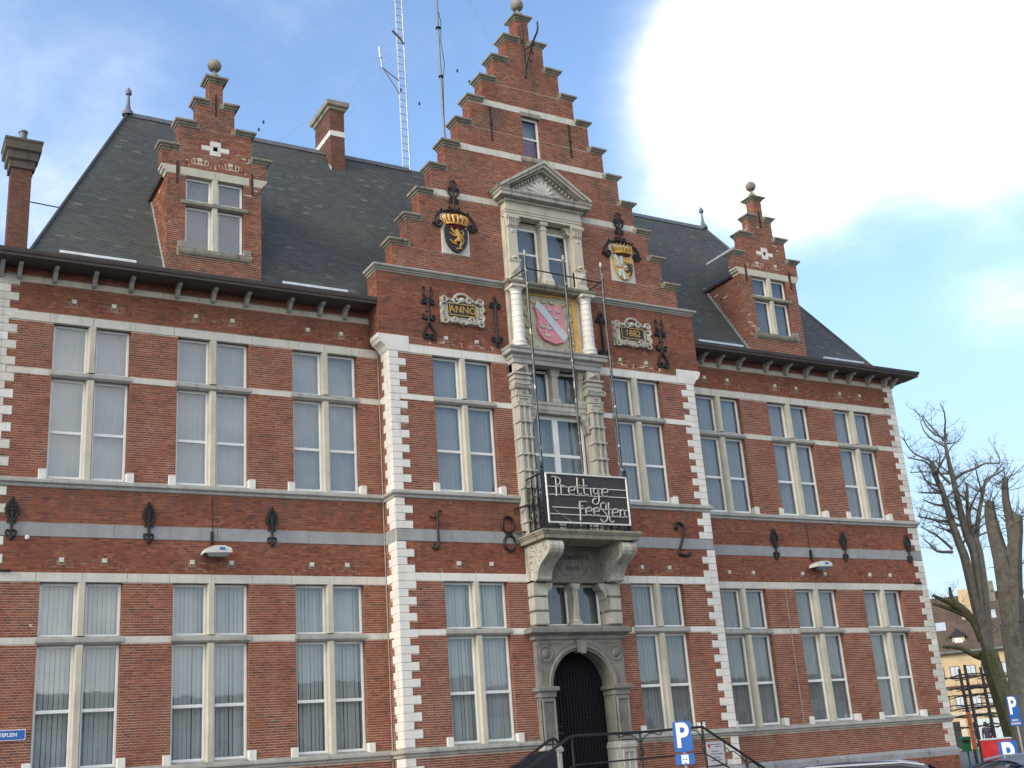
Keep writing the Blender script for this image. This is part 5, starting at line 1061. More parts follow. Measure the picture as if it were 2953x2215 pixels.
def crown(cx, z, hw, par, pearls=False):
    c = MB(); n_ = 9
    c.tube([(cx+hw*.80*math.cos(t), YC-.12-.10*math.sin(t), z+.02) for t in np.linspace(0, pi, 15)], .035, 6)
    B_ = MB().lathe([(hw*.78, 0), (hw*.8, .02), (hw*.98, .20), (hw*.5, .24)], cx, YC-.06, 20, z).xf(Matrix.Translation((0, YC-.06, 0)) @ Matrix.Diagonal((1, .42, 1, 1)) @ Matrix.Translation((0, -(YC-.06), 0))); B_.build('crown_cap', 'crimson' if not pearls else 'gold', par, True)
    for i in range(n_):
        t = pi*i/(n_-1); x0, y0 = hw*math.cos(t), -.42*hw*math.sin(t)
        if pearls: c.tube([(cx+x0*.85, YC-.07+y0, z+.02), (cx+x0, YC-.08+y0, z+.20), (cx+x0*1.04, YC-.09+y0, z+.26)], [.03, .022, .018], 5); c.ball((cx+x0*1.04, YC-.09+y0, z+.28), .028, 7)
        elif i % 2 == 0 or True: c.tube([(cx+x0*.82, YC-.08+y0, z+.02), (cx+x0*1.02, YC-.10+y0, z+.16), (cx+x0*1.04, YC-.09+y0, z+.25), (cx+x0*.80, YC-.07+y0*.8, z+.31)], [.034, .040, .036, .02], 6)
    if not pearls: c.ball((cx, YC-.12, z+.31), .05, 8)
    c.build('crown', 'gold', par, True)
    B_ = MB().ball((cx, YC-.08, z-.03), hw*.72, 14, (1, .32, .17)); B_.build('crown_lining', 'crimson', par, True)
def iron_frame(cx):
    a = MB(); yy = YC-.06; a.tube(xz([(cx, 16.38), (cx, 17.10)], yy), .034, 6)
    for q in (-1, 1):
        a.tube(xz([(cx, 16.46), (cx+q*.16, 16.44), (cx+q*.36, 16.36), (cx+q*.52, 16.26), (cx+q*.62, 16.12), (cx+q*.64, 15.98)], yy), [.034, .03, .028, .028, .03, .03], 6)
        a.tube(xz([(cx+q*.64, 15.98)]+spiral(cx+q*.50, 15.98, .13, .03, 0 if q > 0 else 180, -430 if q > 0 else 610, 18), yy), .026, 6)
        a.ball((cx+q*.67, yy, 15.95), .045, 8); a.ball((cx+q*.14, yy, 16.52), .045, 8); a.ball((cx+q*.42, yy, 16.40), .045, 8); a.ball((cx+q*.13, yy, 16.38), .035, 8)
        a.tube(xz(spiral(cx+q*.10, 16.73, .075, .02, 200 if q > 0 else -20, -160 if q > 0 else 340, 14), yy), .020, 6)
        a.tube(xz([(cx, 16.80), (cx+q*.08, 16.88), (cx+q*.16, 17.0), (cx+q*.18, 17.08), (cx+q*.13, 17.14), (cx+q*.07, 17.10), (cx+q*.09, 17.04)], yy), .026, 6)
        a.tube(xz([(cx, 17.02), (cx+q*.07, 17.14), (cx+q*.10, 17.26), (cx+q*.05, 17.34), (cx+q*.01, 17.36)], yy), .024, 6); a.tube(xz([(cx, 16.95), (cx+q*.06, 17.10), (cx+q*.03, 17.2)], yy), .02, 6)
    return iron(a, 'shield_ironwork')
for s_ in (-1, 1):
    cx = s_*2.805; pl = MB().cbox(cx-.43, cx+.43, YC-.03, YC+.06, 15.09, 16.32, .01).build('coat_of_arms', 'stone_band', hall)
    if s_ < 0:
        MB().prism(shield_poly(cx, .345, 15.90, 15.13)[::-1], 'y', YC-.10, YC-.02).build('shield', 'black_field', pl)
        MB().tube(xz(shield_poly(cx, .335, 15.89, 15.14), YC-.10), .014, 4, closed=True).build('shield_rim', 'black_field', pl)
        lion(cx-.0, 15.17, .76, YC-.125, 'gold', pl); crown(cx, 15.94, .36, pl)
    else:
        MB().prism(shield_poly(cx, .345, 15.92, 15.13)[::-1], 'y', YC-.10, YC-.02).build('shield', 'ochre', pl)
        w1 = MB()
        for p, q in (((-.30, 15.92), (-.16, 15.62)), ((-.06, 15.90), (-.08, 15.62)), ((-.30, 15.60), (-.18, 15.56)), ((.10, 15.58), (.0, 15.55)), ((-.18, 15.24), (-.14, 15.48)), ((-.0, 15.16), (-.08, 15.48))):
            w1.tube(xz([(cx+p[0], p[1]), (cx+(p[0]+q[0])/2, (p[1]+q[1])/2), (cx+q[0], q[1])], YC-.11), [.05, .05, .028], 6, .5)
        w1.build('shield_rays', 'sky_blue', pl, True); MB().ball((cx-.12, YC-.11, 15.56), .06, 10, (1, .5, 1)).build('shield_boss', 'pink', pl, True)
        lion(cx+.16, 15.25, .52, YC-.115, 'black_field', pl); crown(cx, 15.96, .34, pl, True)
    MB.RS = 1.2; iron_frame(cx+s_*0.0); MB.RS = 1.0
# small fittings: cable by the bay corner, down-cable of the floodlights, wall sockets
for x, z in ((-9.33, 8.1), (9.28, 8.1)): MB().tube([(x, -.03, z), (x+.02, -.03, 7.4), (x+.05, -.03, 6.9)], .010, 4).box(x-.03, x+.03, -.09, -.012, 7.0, 7.28).build('cable', 'iron', hall)
MB().tube([(-XB-.03, -.03, 12.0), (-XB-.03, -.03, 1.3)], .014, 5).build('corner_cable', 'cable', hall)
MB().tube([(8.05, -.03, 6.05), (8.03, -.03, 4.0), (8.04, -.03, 2.2)], .012, 4).build('cable', 'cable', hall)
for sg in (-1, 1): B(*mr(13.62, 13.95, sg), -.07, -.012, 6.305, 6.335).build('stay_plate', 'iron', hall)
MB().lathe([(.05, 0), (.05, .03), (.02, .04)], 0, 0, 10).xf(Matrix.Translation((-13.33, -.012, 7.04)) @ Matrix.Rotation(pi/2, 4, 'X')).build('wall_socket', 'stone_white', hall)
# ================================================================== GROUND
gr = MB(); N_ = 48
def gz(x, y): t = min(1, max(0, (x-8)/22)); return 0.32*t*t*(3-2*t)
xs_ = [-900, -300, -120, -60, -40, -30, -20, -10, 0, 6]+[8+i*2 for i in range(12)]+[40, 60, 100, 160, 300, 900]; ys_ = [-900, -300, -120, -60, -40, -30, -20, -10, -5, 0, 10, 20, 40, 80, 160, 300, 900]
gr.v = [(x, y, gz(x, y)-.12) for x in xs_ for y in ys_]; ny = len(ys_)
gr.f = [(i*ny+j, (i+1)*ny+j, (i+1)*ny+j+1, i*ny+j+1) for i in range(len(xs_)-1) for j in range(ny-1)]
g_ = gr.build('ground', 'asphalt'); g_['kind'] = 'structure'
pv = MB(); pxs = [-24, -14, -4, 6]+[8+i*2 for i in range(9)]
vs = [(x, yy, gz(x, 0)) for x in pxs for yy in (-6.2, -0.06)]; pv.v = vs; pv.f = [(2*i, 2*i+2, 2*i+3, 2*i+1) for i in range(len(pxs)-1)]
pv.add([(x, yy, z) for x in pxs for yy, z in ((-6.2, gz(x, 0)), (-6.2, gz(x, 0)-.2))], [(2*i, 2*i+1, 2*i+3, 2*i+2) for i in range(len(pxs)-1)])
p_ = pv.build('pavement', 'paving'); p_['kind'] = 'structure'
# ---- landing and double flight in front of the door
B(-1.55, 2.38, -2.62, YC-.03, 0.0, 1.20).build('landing', 'stone_blue', hall)
for i in range(6):
    B(2.38+.30*i, 2.68+.30*i, -2.60, YC-.36, 0.0, 1.03-.17*i).build('step', 'stone_blue', hall); B(-1.85-.30*i, -1.55-.30*i, -2.60, YC-.36, 0.0, 1.03-.17*i).build('step', 'stone_blue', hall)
# ---- railings
ra = MB(); yr = -2.5
top = [(-3.75, 1.06), (-2.73, 1.545), (-1.62, 2.13), (-1.48, 2.175), (-1.30, 2.18), (0.45, 2.165), (2.36, 2.20), (3.62, 1.44), (4.45, .94)]
ra.tube(xz(top, yr), .034, 7); ra.tube(xz([(-3.75, .46), (-1.5, 1.53), (.42, 1.555), (2.33, 1.575), (2.9, 1.27), (4.45, .36)], yr), .020, 6)
for x, z1 in ((-3.75, 1.06), (-1.50, 2.17), (.44, 2.16), (3.63, 1.43), (4.45, .94)): ra.tube(xz([(x, .0 if abs(x) > 2.4 else 1.18), (x, z1)], yr), .026, 6)
ra.tube(xz([(2.36, 1.18), (2.35, 2.22)], yr), .032, 6); ra.lathe([(.035, 0), (.02, .05), (.032, .10), (.01, .15)], 2.35, yr, 8, 2.20)
for x in (.44,):
    for s_ in (-1, 1):
        ra.tube(xz([(x+s_*.01, 1.60), (x+s_*.05, 1.66), (x+s_*.06, 1.73), (x+s_*.02, 1.83), (x+s_*.01, 1.90), (x+s_*.10, 2.02), (x+s_*.25, 2.11), (x+s_*.40, 2.13), (x+s_*.55, 2.08), (x+s_*.62, 2.08), (x+s_*.66, 2.14)], yr), .014, 5)
ra.tube(xz([(2.33, 1.60), (2.28, 1.68), (2.27, 1.76), (2.31, 1.86), (2.29, 1.98), (2.16, 2.12), (1.95, 2.16)], yr), .014, 5)
for x, z in ((3.63, 1.43),):
    ra.tube(xz([(x, z-.28), (x-.05, z-.12), (x-.20, z+.02), (x-.36, z+.13), (x-.5, z+.14), (x-.58, z+.24)], yr), .014, 5); ra.tube(xz([(x, z-.33), (x+.06, z-.18), (x+.20, z-.16), (x+.36, z-.26), (x+.44, z-.36), (x+.55, z-.34)], yr), .014, 5)
tag(ra.build('stair_railing', 'iron_paint'), 'black iron railing with scrolls along the front of the door landing', 'railing')
r2_ = empty('ramp_handrail', (-1.25, -1.3, 1.2)); tag(r2_, 'black hooked handrail on a dark cheek plate left of the door', 'handrail')
child_at(MB().tube([(-3.4, -1.3, 1.04), (-2.45, -1.3, 1.565), (-1.67, -1.3, 1.995), (-1.42, -1.3, 2.13), (-1.31, -1.3, 2.17), (-1.22, -1.3, 2.15), (-1.15, -1.3, 2.07), (-1.12, -1.3, 1.98)], .036, 7).build('rail', 'iron_paint'), r2_)
child_at(MB().tube([(-1.31, -1.3, 1.2), (-1.31, -1.3, 2.16)], .026, 6).build('post', 'iron_paint'), r2_)
child_at(MB().prism([(-3.4, .5), (-3.4, 1.02), (-2.60, 1.58), (-1.74, 1.90), (-1.30, 1.90), (-1.30, 1.15)], 'y', -1.42, -1.36).build('cheek_plate', 'iron_paint'), r2_)
child_at(MB().tube([(-1.25, -1.40, 1.2), (-1.245, -1.40, 1.87)], .02, 6).build('pale_post', 'stone_cream'), r2_)
# ---- festive sign on the balcony
YS = K(-1.19)
fs = empty('festive_sign', (0, YS, 7.40)); tag(fs, 'black festive sign with white tube lettering hung on the balcony front', 'sign')
child_at(B(-1.24, 1.24, YS, YS+.03, 7.43, 8.67).build('sign_board', 'sign_black'), fs)
for a in (((-1.26, 7.41), (1.26, 7.41)), ((-1.26, 8.69), (1.26, 8.69)), ((-1.25, 7.41), (-1.25, 8.69)), ((1.25, 7.41), (1.25, 8.69))): child_at(MB().tube(xz(a, YS-.015), .026, 6).build('border_tube', 'neon'), fs)
def suv(px, py):
    u = v = .5
    for _ in range(8): u = (px-(410+65*v))/(1075+10*v); v = (py-(120+65*u))/(645-30*u)
    return (-1.26+2.52*u, 8.69-1.28*v)
for (a, b) in (((445, 295), (1480, 348)), ((458, 400), (1490, 445)), ((515, 568), (1510, 610)), ((485, 655), (1520, 700))): child_at(MB().tube(xz([suv(*a), suv(*b)], YS-.015), .014, 5).build('stave_tube', 'neon'), fs)
def smooth_path(p, k=4):
    P_ = [Vector(q) for q in p]; o = []
    for i in range(len(P_)-1):
        a, b, c, d = P_[max(i-1, 0)], P_[i], P_[i+1], P_[min(i+2, len(P_)-1)]
        for j in range(k): t = j/k; o.append(tuple(.5*((2*b)+(c-a)*t+(2*a-5*b+4*c-d)*t*t+(3*b-a-3*c+d)*t**3)))
    return o+[tuple(P_[-1])]
E1 = [(0, 0), (68, -4), (74, -34), (45, -52), (5, -30), (0, 15), (30, 52), (76, 46)]
LET = {'P': [[(540, 180), (552, 300), (560, 430)], [(490, 172), (545, 176), (592, 200), (602, 240), (582, 275), (548, 290)]], 'r': [[(610, 270), (620, 400)], [(614, 320), (640, 292), (668, 298)]], 'e': [[(715+x, 355+y) for x, y in E1]],
       't': [[(820, 185), (828, 330), (838, 388), (862, 408), (885, 396)], [(795, 305), (860, 285)]], 't2': [[(905, 200), (915, 340), (925, 398), (948, 416), (970, 402)], [(880, 300), (952, 292)]], 'i': [[(1000, 330), (1014, 415)]],
       'g': [[(1100, 335), (1062, 330), (1042, 365), (1062, 398), (1098, 388), (1104, 335)], [(1104, 335), (1118, 460), (1106, 520), (1066, 535), (1034, 506), (1044, 470), (1080, 456)]], 'e2': [[(1155+x, 380+y) for x, y in E1]],
       'F': [[(862, 502), (872, 620), (878, 750)], [(858, 500), (950, 500)], [(845, 552), (905, 560)], [(870, 600), (905, 592)]], 'e3': [[(945+x, 625+y) for x, y in E1]], 'e4': [[(1050+x, 628+y) for x, y in E1]],
       'S': [[(1215, 592), (1210, 535), (1172, 514), (1140, 542), (1152, 592), (1205, 645), (1238, 700), (1216, 752), (1174, 762), (1140, 722)]], 't3': [[(1245, 510), (1252, 640), (1268, 738), (1298, 766), (1326, 748)], [(1212, 602), (1290, 596)]],
       'e5': [[(1300+x, 642+y) for x, y in E1]], 'n': [[(1405, 600), (1411, 690)], [(1410, 628), (1438, 602), (1464, 626), (1472, 680), (1512, 698)]]}
for k_, st_ in LET.items():
    m_ = MB()
    for s_ in st_: m_.tube(xz([suv(*p) for p in smooth_path(s_)], YS-.035), .021, 6)
    child_at(m_.build('letter', 'neon_dim'), fs)
child_at(MB().tube(xz([suv(*p) for p in ((530, 595), (620, 665), (760, 760), (900, 800))], YS-.03), .006, 4).build('cable', 'neon_dim'), fs)
# ---- flecked poles rising from the balcony
lf = empty('light_frame', (0, K(-1.05), 8.7)); tag(lf, 'three tall flecked black poles joined by a bar above the balcony', 'pole frame')
for x, zt_ in ((-1.24, 14.90), (0.01, 14.95), (1.265, 14.92)):
    m_ = MB(); pts = [(x+random.uniform(-.006, .006), K(-1.05)+random.uniform(-.006, .006), 7.3+(zt_-7.3)*i/24) for i in range(25)]
    child_at(m_.tube(pts, [.036+random.uniform(-.003, .004) for _ in pts], 7).build('pole', 'pole_flecked'), lf)
    child_at(MB().lathe([(.03, 0), (.034, .04), (.03, .12), (.012, .15)], x, K(-1.05), 8, zt_).build('pole_tip', 'relief_green'), lf)
child_at(MB().tube([(-1.24, K(-1.05), 14.50), (0.01, K(-1.05), 14.46), (1.265, K(-1.05), 14.42)], .022, 6).build('cross_bar', 'iron_paint'), lf)
for s_ in (-1, 1): child_at(MB().tube([(s_*1.25, K(-1.05), 14.48), (s_*1.30, K(-.2), 14.50)], .02, 6).tube([(s_*1.25, K(-1.05), 14.36), (s_*1.27, K(-.9), 14.28), (s_*1.29, K(-.6), 14.47)], .012, 5).build('stay', 'iron_paint'), lf)
# ---- floodlights
for x, side in ((-9.30, 'left'), (9.33, 'right')):
    f = empty('floodlight', (x, -.02, 6.75)); tag(f, 'white box floodlight under the grey band on the %s wing of the town hall' % side, 'floodlight')
    child_at(MB().prism([(x-.33, 6.70), (x-.28, 6.80), (x-.1, 6.87), (x+.14, 6.88), (x+.30, 6.82), (x+.32, 6.72)], 'y', -.52, -.16).build('housing', 'lamp_body'), f)
    child_at(MB().prism([(x-.29, 6.70), (x+.28, 6.72), (x+.2, 6.63), (x-.2, 6.62)], 'y', -.48, -.18).build('lens', 'car_glass'), f); child_at(MB().box(x-.05, x+.05, -.2, -.012, 6.70, 6.80).build('arm', 'iron'), f)
    child_at(B(x+.02, x+.14, -.535, -.515, 6.78, 6.83).build('badge', 'sign_blue'), f)
# ---- signs on the wall
sg_ = empty('street_name_sign', (-13.7, -.04, 2.85)); tag(sg_, 'blue enamel street name sign with white border left of the windows', 'sign')
child_at(B(-14.1, -13.14, -.045, -.012, 2.835, 3.05).build('plate', 'sign_white'), sg_); child_at(B(-14.085, -13.155, -.050, -.044, 2.85, 3.035).build('blue_field', 'sign_blue'), sg_)
child_at(text_mesh('GEMEENTEPLEIN', .105, 'lettering', 'sign_white', None, face_front(-13.66, -.052, 2.945, .92), .002, .002), sg_)
nb = empty('notice_board', (4.1, YC-.03, 1.25)); tag(nb, 'grey notice plate with red crest beside the right stair railing', 'notice')
child_at(MB().prism([(3.82, 1.24), (4.39, 1.27), (4.38, 1.85), (3.81, 1.85)], 'y', YC-.045, YC-.012).build('plate', 'board'), nb)
child_at(MB().prism([(3.85, 1.79), (3.93, 1.80), (3.93, 1.72), (3.90, 1.69), (3.86, 1.72)], 'y', YC-.050, YC-.044).build('crest', 'red'), nb)
for x0, x1, z in ((3.96, 4.32, 1.775), (4.08, 4.32, 1.715), (3.95, 4.2, 1.60), (3.93, 4.32, 1.53), (3.95, 4.24, 1.44), (3.92, 4.28, 1.37)):
    m_ = MB(); x = x0
    while x < x1: e = x+random.uniform(.02, .05); m_.box(x, min(e, x1), YC-.048, YC-.044, z-.010, z+.012); x = e+.01
    o = m_.build('print_line', 'ink'); o['kind'] = 'stuff'; child_at(o, nb)
# ================================================================== MASTS ON THE ROOF
ms = empty('lattice_mast', (-1.2, 5.6, 18.6)); tag(ms, 'slim grey lattice antenna mast standing behind the roof ridge', 'mast')
x0, x1, ym = -1.36, -1.09, 5.5; H0, H1 = 18.5, 30.0
for x, yy, r in ((x0, ym, .016), (x1, ym, .030), ((x0+x1)/2, ym+.23, .016)): child_at(MB().tube([(x, yy, H0), (x, yy, H1)], r, 6).build('mast_leg', 'mast'), ms)
rg = MB(); z = H0
while z < H1: rg.tube([(x0, ym, z), (x1, ym, z-.02)], .011, 4); rg.tube([(x0, ym, z), ((x0+x1)/2, ym+.23, z+.14), (x1, ym, z)], .009, 4); z += .29
o = rg.build('mast_rungs', 'mast'); o['kind'] = 'stuff'; child_at(o, ms)
child_at(MB().tube([(-1.09, ym, 26.3), (-1.25, ym-.1, 26.42), (-1.62, ym-.2, 26.62)], [.035, .05, .05], 8).build('horn', 'mast'), ms)
child_at(MB().tube([(x0, ym, 24.75), (-1.95, ym-.15, 24.95), (-2.08, ym-.2, 25.0), (-2.12, ym-.2, 25.35)], .024, 6).tube([(x0, ym, 24.2), (-1.6, ym-.1, 24.45), (-2.06, ym-.2, 24.98)], .022, 6).tube([(-2.13, ym-.2, 24.3), (-2.12, ym-.2, 25.2)], .008, 4).build('side_arm', 'mast'), ms)
child_at(MB().tube([(-2.12, ym-.2, 25.35), (-2.15, ym-.2, 25.8)], [.05, .03], 7).build('whip', 'mast'), ms)
pl = empty('whip_antenna', (-1.0, 3.0, 20.8)); tag(pl, 'thin dark antenna pole with cables just left of the stepped gable', 'antenna')
child_at(MB().tube([(-1.0, 3.0, 20.3), (-1.0, 3.0, 23.2), (-.99, 3.0, 26.0), (-.98, 3.0, 30.0)], [.045, .04, .035, .03], 7).build('pole', 'lead'), pl)
for z in (23.45, 25.35): child_at(MB().lathe([(.04, 0), (.09, .02), (.09, .06), (.04, .10)], -.995, 3.0, 8, z).build('clamp', 'iron'), pl)
child_at(MB().tube([(-.97, 2.95, 26.0), (-.90, 2.95, 25.6), (-.95, 2.95, 24.8), (-.86, 2.95, 24.0), (-.95, 2.95, 23.4), (-1.0, 2.95, 22.0)], .012, 4).build('cable', 'iron'), pl)
gw = MB()
for a, b in (((-1.2, 5.5, 26.0), (-9.5, 4.6, 20.6)), ((-1.2, 5.5, 29.5), (-9.5, 4.6, 20.6)), ((-1.2, 5.5, 26.0), (-6.2, 4.4, 20.6)), ((-1.0, 3.0, 25.4), (-5.0, 4.4, 20.7)), ((-1.0, 3.0, 29.0), (-4.8, 4.4, 20.7)), ((-1.0, 3.0, 25.4), (.25, 0.2, 20.8)), ((-1.0, 3.0, 29.5), (.6, .1, 20.4)), ((-1.2, 5.5, 27.0), (2.0, 1.0, 19.2)), ((-1.0, 3.0, 29.5), (1.4, .5, 19.8))):
    gw.tube([a, b], .004, 3)
o = gw.build('guy_wires', 'mast', None); o['kind'] = 'stuff'; child_at(o, ms)
for p in ((-6.6, 4.45, 21.3), (-6.75, 4.45, 21.0), (-2.3, 3.4, 22.9), (-1.75, 3.2, 22.4), (-.75, 2.3, 23.35), (-.55, 1.9, 22.75)): child_at(MB().ball(p, .055, 7, (.7, .7, 1.3)).build('insulator', 'iron'), ms)
# ================================================================== TREES
VD = Vector((.78, .625, 0))
def limb(mb, pts, r0, r1, dep=.35, k=3):
    P_ = [Vector(p)+VD*random.uniform(-dep, dep)*(i/len(pts)) for i, p in enumerate(pts)]; P_ = [Vector(q) for q in smooth_path([tuple(p) for p in P_], k)]
    n_ = len(P_); mb.tube(P_, [r0+(r1-r0)*i/(n_-1) for i in range(n_)], 8); return P_
def twigs(mb, P_, n_, L_, r_=.012, up_=.35, depth=2):
    for _ in range(n_):
        p = random.choice(P_); d = Vector((random.gauss(0, 1), random.gauss(0, 1), random.gauss(up_, .7))).normalized(); l = L_*random.uniform(.4, 1.1)
        q = [p]; 
        for i in range(4): d = (d+Vector((random.gauss(0, .25), random.gauss(0, .25), random.gauss(.08, .2)))).normalized(); q.append(q[-1]+d*l/4)
        mb.tube(q, [r_, r_*.8, r_*.6, r_*.45, r_*.3], 3)
        if depth > 1: twigs(mb, q[1:], 3, L_*.45, r_*.55, up_, depth-1)
tA = empty('pollarded_tree', (19.45, 1.9, .2)); tag(tA, 'pale pollarded lime with slender cut stems close to the building corner', 'tree', 'pollarded trees')
A_ = {'t': [(19.52, 1.86, .2), (19.49, 1.89, .8), (19.44, 1.95, 1.79), (19.36, 2.05, 2.83), (19.29, 2.14, 3.72), (19.26, 2.17, 4.3)],
 's1': [(19.26, 2.17, 4.2), (19.20, 2.25, 5.9), (19.16, 2.3, 7.62), (19.1, 2.37, 8.18), (19.03, 2.46, 8.96), (18.98, 2.51, 9.67), (18.94, 2.57, 10.38), (18.85, 2.68, 10.91), (18.83, 2.7, 11.45)],
 's2': [(19.28, 2.15, 4.2), (19.34, 2.1, 6.0), (19.38, 2.03, 7.78), (19.3, 2.13, 8.48), (19.26, 2.17, 9.25), (19.24, 2.19, 9.96), (19.24, 2.2, 10.67), (19.22, 2.23, 11.17), (19.22, 2.23, 11.75), (19.22, 2.23, 12.11), (19.3, 2.12, 12.41)],
 's3': [(19.29, 2.13, 4.2), (19.42, 1.98, 6.0), (19.49, 1.88, 7.76), (19.46, 1.92, 8.34), (19.4, 1.99, 8.87), (19.42, 1.98, 9.43), (19.51, 1.85, 10.38)], 's4': [(19.46, 1.92, 8.2), (19.61, 1.73, 9.1), (19.76, 1.54, 9.76), (19.92, 1.33, 10.45)]}
BR_ = [[(19.26, 2.18, 10.63), (19.48, 1.89, 10.82), (19.76, 1.54, 10.92), (19.99, 1.24, 11.04), (20.27, .87, 10.97), (20.3, .85, 11.4)], [(19.03, 2.46, 8.96), (18.94, 2.57, 10.38), (18.75, 2.79, 11.36), (18.52, 3.07, 11.6), (18.29, 3.34, 11.73)], [(19.16, 2.3, 10.47), (18.99, 2.5, 10.87), (18.81, 2.73, 11.46), (18.44, 3.16, 11.91), (18.27, 3.36, 12.54)],
 [(18.95, 2.6, 7.96), (18.59, 2.99, 8.05), (18.45, 3.15, 8.32), (18.33, 3.3, 8.55)], [(18.95, 2.6, 8.06), (18.72, 2.83, 8.47), (18.54, 3.04, 8.75), (18.31, 3.31, 9.01)], [(18.97, 2.55, 9.08), (18.68, 2.88, 9.21), (18.4, 3.21, 9.38), (18.28, 3.35, 9.44)], [(18.96, 2.56, 9.68), (18.7, 2.85, 9.8), (18.47, 3.12, 10.03)], [(18.92, 2.64, 10.22), (18.67, 2.89, 10.27), (18.4, 3.21, 10.35)]]
LW = [[(19.24, 2.2, 4.03), (18.98, 2.52, 4.18), (18.69, 2.86, 4.49), (18.31, 3.32, 4.6)], [(19.16, 2.29, 4.65), (19.04, 2.44, 5.43), (18.69, 2.87, 5.86), (18.27, 3.36, 6.15)], [(19.17, 2.29, 5.02), (19.0, 2.5, 5.7), (18.81, 2.72, 6.06), (18.71, 2.85, 6.29), (18.7, 2.85, 6.7)], [(19.0, 2.5, 5.7), (18.62, 2.95, 6.14), (18.29, 3.34, 6.47)]]
m_ = MB(); Pt = limb(m_, A_['t'], .40, .33, .0); child_at(m_.build('trunk', 'moss_bark', None, True), tA)
allp = []
for k_, r0, r1 in (('s1', .20, .075), ('s2', .20, .035), ('s3', .17, .05), ('s4', .11, .05)):
    m_ = MB(); q = limb(m_, A_[k_], r0, r1, .15); allp += q[len(q)//3:]; child_at(m_.build('stem', 'bark', None, True), tA)
for k_ in ('s1', 's2', 's3', 's4'):                           # side shoots along the stems
    pts = [Vector(p) for p in smooth_path(A_[k_], 3)]
    for _ in range(9 if k_ != 's4' else 5):
        p = random.choice(pts[len(pts)//3:]); d = Vector((random.gauss(-.25, .8), random.gauss(.25, .8), random.uniform(.1, .8))).normalized(); q = [tuple(p)]; L_ = random.uniform(.8, 1.9)
        for i in range(4): d = (d+Vector((random.gauss(0, .2), random.gauss(0, .2), random.gauss(.12, .15)))).normalized(); p = p+d*L_/4; q.append(tuple(p))
        m_ = MB(); m_.tube(q, [.042, .036, .03, .024, .016], 6); allp += [Vector(v) for v in q]; child_at(m_.build('branch', 'bark', None, True), tA)
for b in BR_: m_ = MB(); allp += limb(m_, b, .06, .018, .25); child_at(m_.build('branch', 'bark', None, True), tA)
for b in LW: m_ = MB(); q = limb(m_, b, .13, .055, .2); allp += q[len(q)//2:]; child_at(m_.build('branch', 'moss_bark', None, True), tA)
m_ = MB(); twigs(m_, allp, 420, .85, .013, .5); o = m_.build('twigs', 'bark'); o['kind'] = 'stuff'; child_at(o, tA)
tB = empty('pollarded_tree', (17.35, -.25, .1)); tag(tB, 'thick dark pollarded trunk with sawn-off stubs at the right picture edge', 'tree', 'pollarded trees')
B_ = [([(17.42, -.25, .1), (17.36, -.25, .9), (17.40, -.30, 1.8), (17.45, -.37, 3.11), (17.49, -.43, 4.91)], .52, .40), ([(17.49, -.43, 4.6), (17.54, -.5, 6.77), (17.53, -.48, 7.27), (17.5, -.44, 8.07), (17.5, -.44, 8.71), (17.53, -.49, 9.09)], .36, .155), ([(17.53, -.48, 5.0), (17.76, -.78, 7.0), (17.93, -1.01, 7.97), (18.01, -1.12, 8.49)], .34, .15), ([(17.80, -.84, 7.2), (17.84, -.9, 8.31), (17.85, -.9, 9.11), (17.92, -.99, 9.84)], .19, .10)]
allp = []
for i, (p, r0, r1) in enumerate(B_): m_ = MB(); q = limb(m_, p, r0, r1, .0); allp += q[-3:]; child_at(m_.build('trunk' if i == 0 else 'stub', 'bark_dark', None, True), tB)
m_ = MB()
for p in list(allp): twigs(m_, [p], 7, 1.1, .018, .5)
for z in (6.0, 6.8, 7.6, 8.2): twigs(m_, [Vector((17.5, -.45, z)), Vector((17.85, -.9, z))], 6, .9, .02, .3)
o = m_.build('twigs', 'bark_dark'); o['kind'] = 'stuff'; child_at(o, tB)
ESP = (((23.93, 7.51), 'leftmost of the trained trees with flat horizontal branches, nearest the wall'), ((24.05, 7.30), 'second trained tree from the wall, beside the orange banner'), ((24.45, 6.85), 'third trained tree from the wall, behind the walkers'), ((24.80, 6.45), 'rightmost trained tree with flat branches, close to the pale trunk'))
for i, ((x, yy), lab) in enumerate(ESP):
    t = empty('trained_tree', (x, yy, .3)); tag(t, lab, 'tree', 'trained lime trees'); hgt = 4.1+.15*(i % 2)
    m_ = MB(); limb(m_, [(x+.04, yy, .25), (x+.02, yy, 1.5), (x, yy, 3.0), (x-.02, yy, hgt)], .085, .06, .0); child_at(m_.build('trunk', 'bark_dark', None, True), t)
    br = MB(); pp = []; lat = Vector((.64, -.77, 0))
    for z in (1.75, 2.15, 2.55, 2.95, 3.35, 3.75):
        zz = z+random.uniform(-.08, .08)
        for s_ in (-1, 1):
            L_ = random.uniform(.7, 1.2); p0 = Vector((x, yy, zz)); q = [tuple(p0+lat*s_*L_*t_+Vector((0, 0, .06*math.sin(t_*3+i))) + VD*.05*math.sin(t_*5)) for t_ in np.linspace(0, 1, 6)]
            child_at(MB().tube(q, [.035, .032, .028, .026, .022, .018], 5).build('branch', 'bark_dark', None, True), t); pp += [Vector(v) for v in q]
    tw = MB(); twigs(tw, pp, 45, .45, .009, .8, 1); o = tw.build('twigs', 'bark_dark'); o['kind'] = 'stuff'; child_at(o, t)
